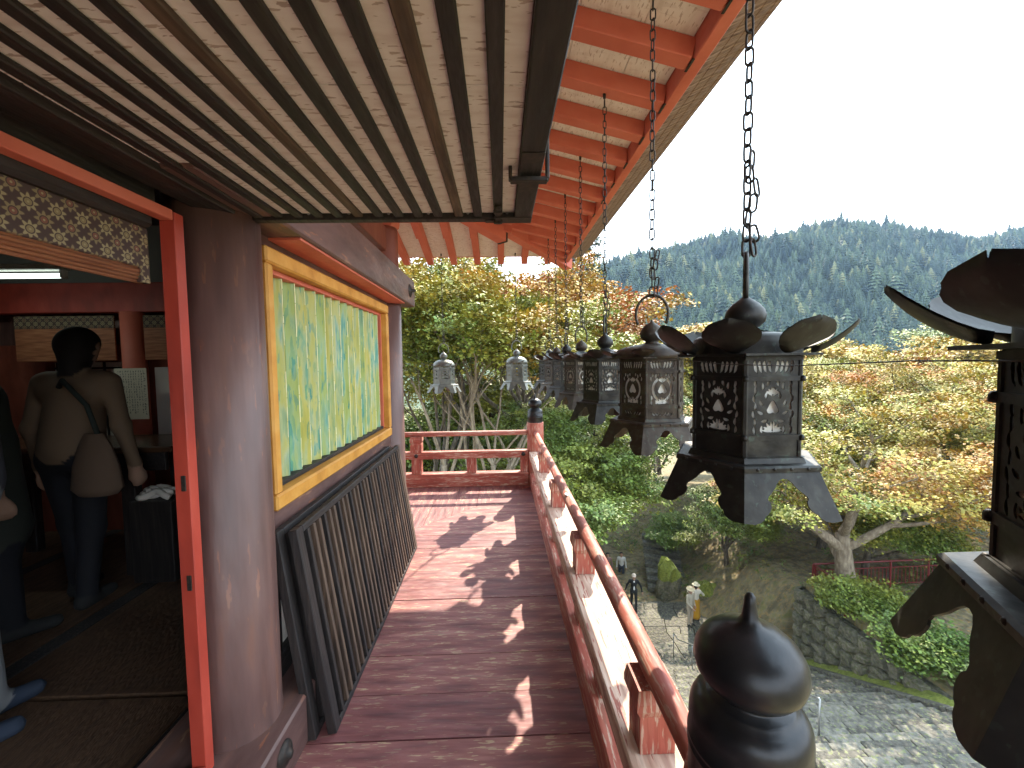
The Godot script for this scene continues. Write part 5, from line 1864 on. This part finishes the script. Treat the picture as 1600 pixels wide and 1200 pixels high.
func conifer(base, h):
	# a dark pine whose ragged top shows past the corner of the eave
	var t = thing("pine_tree", "dark pine with ragged branches against the sky past the eave corner", "tree", base)
	var r = RandomNumberGenerator.new()
	r.seed = 99
	var st = mb(true)
	var buf = PackedFloat32Array()
	var count = 0
	tube(st, [Vector3.ZERO, Vector3(0.1, h * 0.5, 0), Vector3(0, h, 0.1)], [0.42, 0.28, 0.05], 8)
	for k in 64:
		var y = h * lerpf(0.35, 1.0, k / 63.0)
		var len_b = lerpf(3.6, 0.5, pow(k / 63.0, 1.3)) * r.randf_range(0.6, 1.15)
		var a = k * 2.4 + r.randf_range(-0.4, 0.4)
		var dir = Vector3(cos(a), r.randf_range(-0.15, 0.25), sin(a))
		var p0 = Vector3(0, y, 0)
		var p1 = p0 + dir * len_b * 0.6
		var p2 = p0 + dir * len_b + Vector3(0, 0.1, 0)
		tube(st, [p0, p1, p2], [0.06, 0.04, 0.015], 5, false)
		for q in 26:
			var u = r.randf_range(0.35, 1.08)
			var p = p0.lerp(p2, u) + Vector3(r.randf_range(-1, 1), r.randf_range(-0.5, 0.3), r.randf_range(-1, 1)) * 0.34
			var b = Basis.from_euler(Vector3(r.randf_range(-0.5, 0.5), r.randf() * TAU, r.randf_range(-0.5, 0.5))).scaled(Vector3.ONE * r.randf_range(0.5, 0.9))
			push(buf, b, p, Color(0.030, 0.052, 0.022) * r.randf_range(0.8, 1.5))
			count += 1
	part(t, "trunk", st, M.bark_dark)
	copies(t, "crown", clusters[1], M.needle, buf, count).set_meta("kind", "stuff")

# ---------------------------------------------------------------- people
# bones: [a, b, ra, rb, colour]; distances to tapered capsules, joined smoothly and meshed as surface nets
func body_mesh(bones, cell):
	var lo = Vector3(1e9, 1e9, 1e9)
	var hi = -lo
	for b in bones:
		var rr = maxf(b[2], b[3]) + 0.05
		for p in [b[0], b[1]]:
			lo = lo.min(p - Vector3.ONE * rr)
			hi = hi.max(p + Vector3.ONE * rr)
	var n = Vector3i(((hi - lo) / cell).ceil()) + Vector3i.ONE * 2
	var nx = n.x
	var ny = n.y
	var nz = n.z
	var total = nx * ny * nz
	var f = PackedFloat32Array()
	f.resize(total)
	f.fill(1.0)
	var near = PackedFloat32Array()
	near.resize(total)
	near.fill(1.0)
	var who = PackedInt32Array()
	who.resize(total)
	var ksm = 0.035
	for bi in bones.size():
		var b = bones[bi]
		var rr = maxf(b[2], b[3]) + 0.06
		var l = Vector3i(((b[0].min(b[1]) - Vector3.ONE * rr - lo) / cell).floor()).max(Vector3i.ZERO)
		var h = Vector3i(((b[0].max(b[1]) + Vector3.ONE * rr - lo) / cell).ceil()).min(n - Vector3i.ONE)
		var ab = b[1] - b[0]
		var den = maxf(ab.length_squared(), 0.000001)
		for z in range(l.z, h.z + 1):
			for y in range(l.y, h.y + 1):
				for x in range(l.x, h.x + 1):
					var p = lo + Vector3(x, y, z) * cell - b[0]
					var t = clampf(p.dot(ab) / den, 0.0, 1.0)
					var d = (p - ab * t).length() - lerpf(b[2], b[3], t)
					var i = (z * ny + y) * nx + x
					if d < near[i]:
						near[i] = d
						who[i] = bi
					var o = f[i]
					var hh = maxf(ksm - absf(o - d), 0.0) / ksm
					f[i] = minf(o, d) - hh * hh * ksm * 0.25
	var vid = PackedInt32Array()
	vid.resize(total)
	vid.fill(-1)
	var verts = PackedVector3Array()
	var cols = PackedColorArray()
	var idx = PackedInt32Array()
	var corner = [0, 1, nx, nx + 1, nx * ny, nx * ny + 1, nx * ny + nx, nx * ny + nx + 1]
	var cpos = [Vector3(0, 0, 0), Vector3(1, 0, 0), Vector3(0, 1, 0), Vector3(1, 1, 0), Vector3(0, 0, 1), Vector3(1, 0, 1), Vector3(0, 1, 1), Vector3(1, 1, 1)]
	var edges = [[0, 1], [2, 3], [4, 5], [6, 7], [0, 2], [1, 3], [4, 6], [5, 7], [0, 4], [1, 5], [2, 6], [3, 7]]
	for z in nz - 1:
		for y in ny - 1:
			for x in nx - 1:
				var i = (z * ny + y) * nx + x
				var s = 0
				for c in 8:
					if f[i + corner[c]] < 0.0: s += 1
				if s == 0 or s == 8: continue
				var acc = Vector3.ZERO
				var m = 0
				for e in edges:
					var fa = f[i + corner[e[0]]]
					var fb = f[i + corner[e[1]]]
					if (fa < 0.0) != (fb < 0.0):
						acc += cpos[e[0]].lerp(cpos[e[1]], fa / (fa - fb))
						m += 1
				vid[i] = verts.size()
				verts.append(lo + (Vector3(x, y, z) + acc / m) * cell)
				cols.append(bones[who[i]][4])
	for z in range(1, nz - 1):
		for y in range(1, ny - 1):
			for x in range(1, nx - 1):
				var i = (z * ny + y) * nx + x
				var a = f[i] < 0.0
				for ax in 3:
					var st = [1, nx, nx * ny][ax]
					if a == (f[i + st] < 0.0): continue
					var u = [nx, nx * ny, 1][ax]
					var w = [nx * ny, 1, nx][ax]
					var q = [vid[i], vid[i - u], vid[i - u - w], vid[i - w]]
					if a: idx.append_array(PackedInt32Array([q[0], q[2], q[1], q[0], q[3], q[2]]))
					else: idx.append_array(PackedInt32Array([q[0], q[1], q[2], q[0], q[2], q[3]]))
	var arr = []
	arr.resize(Mesh.ARRAY_MAX)
	arr[Mesh.ARRAY_VERTEX] = verts
	arr[Mesh.ARRAY_COLOR] = cols
	arr[Mesh.ARRAY_INDEX] = idx
	var am = ArrayMesh.new()
	am.add_surface_from_arrays(Mesh.PRIMITIVE_TRIANGLES, arr)
	var stt = SurfaceTool.new()
	stt.create_from(am, 0)
	stt.generate_normals()
	return stt

func hand_bones(list, wrist, dir, side, c):
	# palm, four fingers slightly curled and a thumb from the side of the palm
	var fwd = dir.normalized()
	var across = fwd.cross(side).normalized()
	var knuck = wrist + fwd * 0.085
	list.append([wrist, knuck, 0.026, 0.032, c])
	for k in 4:
		var base = knuck + across * (k - 1.5) * 0.019
		var mid = base + fwd * (0.04 - absf(k - 1.4) * 0.004) + side * 0.006
		list.append([base, mid, 0.010, 0.009, c])
		list.append([mid, mid + fwd * 0.03 + side * 0.016, 0.009, 0.008, c])
	list.append([wrist + fwd * 0.03 + across * -0.028, wrist + fwd * 0.085 + across * -0.05 + side * 0.012, 0.011, 0.009, c])

func person(label, at, turn, o):
	var t = thing("person", label, "person", at, "", turn)
	var k = o.get("h", 1.68) / 1.70
	var top = o.top
	var legs = o.legs
	var skin = Color(0.42, 0.25, 0.17)
	var shoe = o.get("shoe", Color(0.02, 0.02, 0.02))
	var lean = o.get("lean", 0.0)
	var B = []
	var bow = func(p): return Vector3(p.x, 0.92 + (p.y - 0.92) * cos(lean) - p.z * sin(lean), p.z * cos(lean) + (p.y - 0.92) * sin(lean))
	B.append([Vector3(-0.06, 0.93, 0), Vector3(0.06, 0.93, 0), 0.115, 0.115, o.get("hip", legs)])
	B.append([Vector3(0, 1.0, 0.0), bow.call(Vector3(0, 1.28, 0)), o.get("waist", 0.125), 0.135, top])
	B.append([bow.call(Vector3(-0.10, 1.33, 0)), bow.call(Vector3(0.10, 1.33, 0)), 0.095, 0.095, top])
	B.append([bow.call(Vector3(-0.14, 1.40, 0)), bow.call(Vector3(0.14, 1.40, 0)), 0.055, 0.055, top])
	B.append([bow.call(Vector3(0, 1.42, 0)), bow.call(Vector3(0, 1.50, 0.01)), 0.052, 0.05, skin])
	var hd = bow.call(Vector3(0, 1.565, 0.02))
	var hd2 = bow.call(Vector3(0, 1.625, 0.01))
	B.append([hd, hd2, 0.078, 0.092, skin])
	B.append([hd + Vector3(0, 0.0, 0.085), hd + Vector3(0, 0.03, 0.082), 0.014, 0.010, skin])
	for s in [-1.0, 1.0]:
		B.append([hd + Vector3(s * 0.083, 0.01, -0.005), hd + Vector3(s * 0.086, 0.04, -0.01), 0.014, 0.016, skin])
		var sh = bow.call(Vector3(s * 0.185, 1.385, 0))
		var arm = o.get("arm_l" if s < 0 else "arm_r", [Vector3(s * 0.06, -0.28, -0.02), Vector3(s * 0.02, -0.25, 0.06)])
		var el = sh + arm[0]
		var wr = el + arm[1]
		B.append([sh, el, 0.056, 0.046, top])
		B.append([el, wr, 0.046, 0.034, top])
		hand_bones(B, wr, arm[1], Vector3(-s, 0, 0.2).normalized(), skin)
		var st = o.get("stride", 0.0) * s
		var hip = Vector3(s * 0.085, 0.90, 0)
		var knee = Vector3(s * 0.095, 0.49, st * 0.55 + 0.02)
		var ank = Vector3(s * 0.10, 0.09 + maxf(0.0, -st) * 0.18, st)
		B.append([hip, knee, 0.09, 0.066, legs])
		B.append([knee, ank, 0.064, o.get("cuff", 0.05), legs])
		B.append([ank + Vector3(0, -0.045, -0.03), ank + Vector3(s * 0.015, -0.052, 0.15), 0.042, 0.034, shoe])
	if o.has("shirt"):
		B.append([bow.call(Vector3(0, 1.02, 0.10)), bow.call(Vector3(0, 1.36, 0.075)), 0.045, 0.04, o.shirt])
	if o.has("skirt"):
		B.append([Vector3(0, 0.92, 0), Vector3(0, 0.22, 0), 0.14, 0.20, o.skirt])
	if o.has("coat"):
		B.append([Vector3(0, 1.05, 0), Vector3(0, o.get("coat_end", 0.72), 0), 0.155, 0.19, o.coat])
	var hair = o.get("hair", Color(0.012, 0.010, 0.009))
	B.append([hd2 + Vector3(0, 0.012, -0.012), hd2 + Vector3(0, 0.004, -0.026), 0.096, 0.098, hair])
	B.append([hd2 + Vector3(0, -0.03, -0.045), hd2 + Vector3(0, -0.17 if o.get("long_hair", false) else -0.07, -0.055), 0.08, 0.062, hair])
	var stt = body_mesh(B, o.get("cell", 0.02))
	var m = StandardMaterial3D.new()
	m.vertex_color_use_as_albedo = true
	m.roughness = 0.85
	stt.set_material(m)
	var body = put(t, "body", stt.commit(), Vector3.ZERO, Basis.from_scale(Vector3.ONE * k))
	if o.has("hat"):
		var h = mb(true)
		lathe(h, [[0.0, 0.115], [0.06, 0.112], [0.095, 0.09], [0.105, 0.03], [0.108, 0.02], [0.175, 0.0], [0.178, -0.006], [0.105, 0.005]], 24)
		put(t, "hat", done(h, plain(o.hat, 0.9)), (hd2 + Vector3(0, 0.035, 0)) * k, Basis(Vector3.RIGHT, 0.08).scaled(Vector3.ONE * k))
	if o.has("cap"):
		var h = mb(true)
		lathe(h, [[0.0, 0.10], [0.06, 0.09], [0.098, 0.05], [0.105, 0.0]], 20)
		put(t, "cap", done(h, plain(o.cap, 0.9)), (hd2 + Vector3(0, 0.02, 0)) * k, Basis.from_scale(Vector3.ONE * k))
		box_part(t, "cap_peak", (hd2 + Vector3(0, 0.03, 0.12)) * k, Vector3(0.14, 0.012, 0.09), plain(o.cap, 0.9), 0.005)
	return t

func people():
	var gy = -10.1
	var beige = Color(0.50, 0.44, 0.34)
	# on the landing
	person("person in beige clothes and a sun hat standing on the landing", V(8.10, gy, 17.1), 0.5, {"h": 1.66, "top": beige, "legs": Color(0.40, 0.34, 0.26), "hat": col(214, 196, 160), "arm_l": [Vector3(-0.05, -0.27, 0.03), Vector3(0.06, -0.16, 0.19)]})
	person("person in a white top, sun hat and yellow skirt on the landing", V(8.52, gy, 17.45), 2.6, {"h": 1.64, "top": Color(0.66, 0.60, 0.50), "legs": Color(0.45, 0.24, 0.03), "skirt": Color(0.50, 0.26, 0.02), "hat": col(226, 210, 178), "arm_l": [Vector3(-0.12, -0.20, 0.14), Vector3(0.16, 0.06, 0.2)], "arm_r": [Vector3(0.14, -0.2, 0.12), Vector3(-0.12, 0.08, 0.2)]})
	person("person in a black jacket and pale cap walking onto the landing", V(6.05, gy, 18.4), -0.25, {"h": 1.64, "top": Color(0.012, 0.012, 0.014), "shirt": Color(0.7, 0.7, 0.68), "legs": Color(0.02, 0.02, 0.022), "cap": col(206, 190, 176), "stride": 0.16, "arm_l": [Vector3(-0.14, -0.25, -0.02), Vector3(-0.07, -0.22, 0.05)], "arm_r": [Vector3(0.14, -0.25, 0.0), Vector3(0.05, -0.22, 0.06)]})
	person("person in a pale jacket and dark trousers coming up the far steps", V(6.65, -11.0, 22.4), -0.2, {"h": 1.66, "top": Color(0.55, 0.52, 0.48), "legs": Color(0.04, 0.045, 0.06), "stride": 0.15})
	person("person in a dusky pink top beside the pale jacket on the far steps", V(5.95, -11.1, 22.7), -0.2, {"h": 1.6, "top": Color(0.26, 0.15, 0.14), "legs": Color(0.14, 0.10, 0.10), "stride": -0.15, "long_hair": true})
	# in the hall
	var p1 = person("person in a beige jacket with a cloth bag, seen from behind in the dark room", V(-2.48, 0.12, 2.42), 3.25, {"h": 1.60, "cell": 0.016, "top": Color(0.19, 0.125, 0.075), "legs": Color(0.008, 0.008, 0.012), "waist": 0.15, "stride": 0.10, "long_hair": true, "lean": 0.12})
	p1.set_meta("group", "visitors in the room")
	var bag = thing("cloth_bag", "pale cloth bag hanging at the beige jacket's side", "bag", V(-2.24, 0.80, 2.30))
	var st = mb(true)
	lathe(st, [[0.0, 0.0], [0.10, 0.0], [0.135, 0.04], [0.12, 0.16], [0.085, 0.27], [0.05, 0.34], [0.0, 0.34]], 20)
	put(bag, "pouch", done(st, plain(col(100, 80, 65), 0.9)), Vector3.ZERO, Basis.from_scale(Vector3(1.0, 1, 0.5)))
	st = mb(true)
	tube(st, [Vector3(0.03, 0.3, 0), Vector3(0.0, 0.5, 0.03), Vector3(-0.1, 0.64, 0.05), Vector3(-0.17, 0.60, 0)], [0.012, 0.012, 0.012, 0.012], 8)
	part(bag, "strap", st, plain(col(40, 48, 44), 0.9))
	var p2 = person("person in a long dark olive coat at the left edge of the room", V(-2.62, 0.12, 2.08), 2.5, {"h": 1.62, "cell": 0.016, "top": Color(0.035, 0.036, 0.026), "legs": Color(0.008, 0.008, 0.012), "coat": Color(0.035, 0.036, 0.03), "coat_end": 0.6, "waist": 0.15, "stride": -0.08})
	p2.set_meta("group", "visitors in the room")
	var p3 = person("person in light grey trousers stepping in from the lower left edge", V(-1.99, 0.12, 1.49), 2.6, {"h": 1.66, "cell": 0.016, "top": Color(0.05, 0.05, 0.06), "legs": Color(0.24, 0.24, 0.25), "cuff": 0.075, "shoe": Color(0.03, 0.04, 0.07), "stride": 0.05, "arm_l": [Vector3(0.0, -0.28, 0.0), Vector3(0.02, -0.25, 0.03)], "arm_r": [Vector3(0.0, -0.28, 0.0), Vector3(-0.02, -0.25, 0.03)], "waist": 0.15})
	p3.set_meta("group", "visitors in the room")
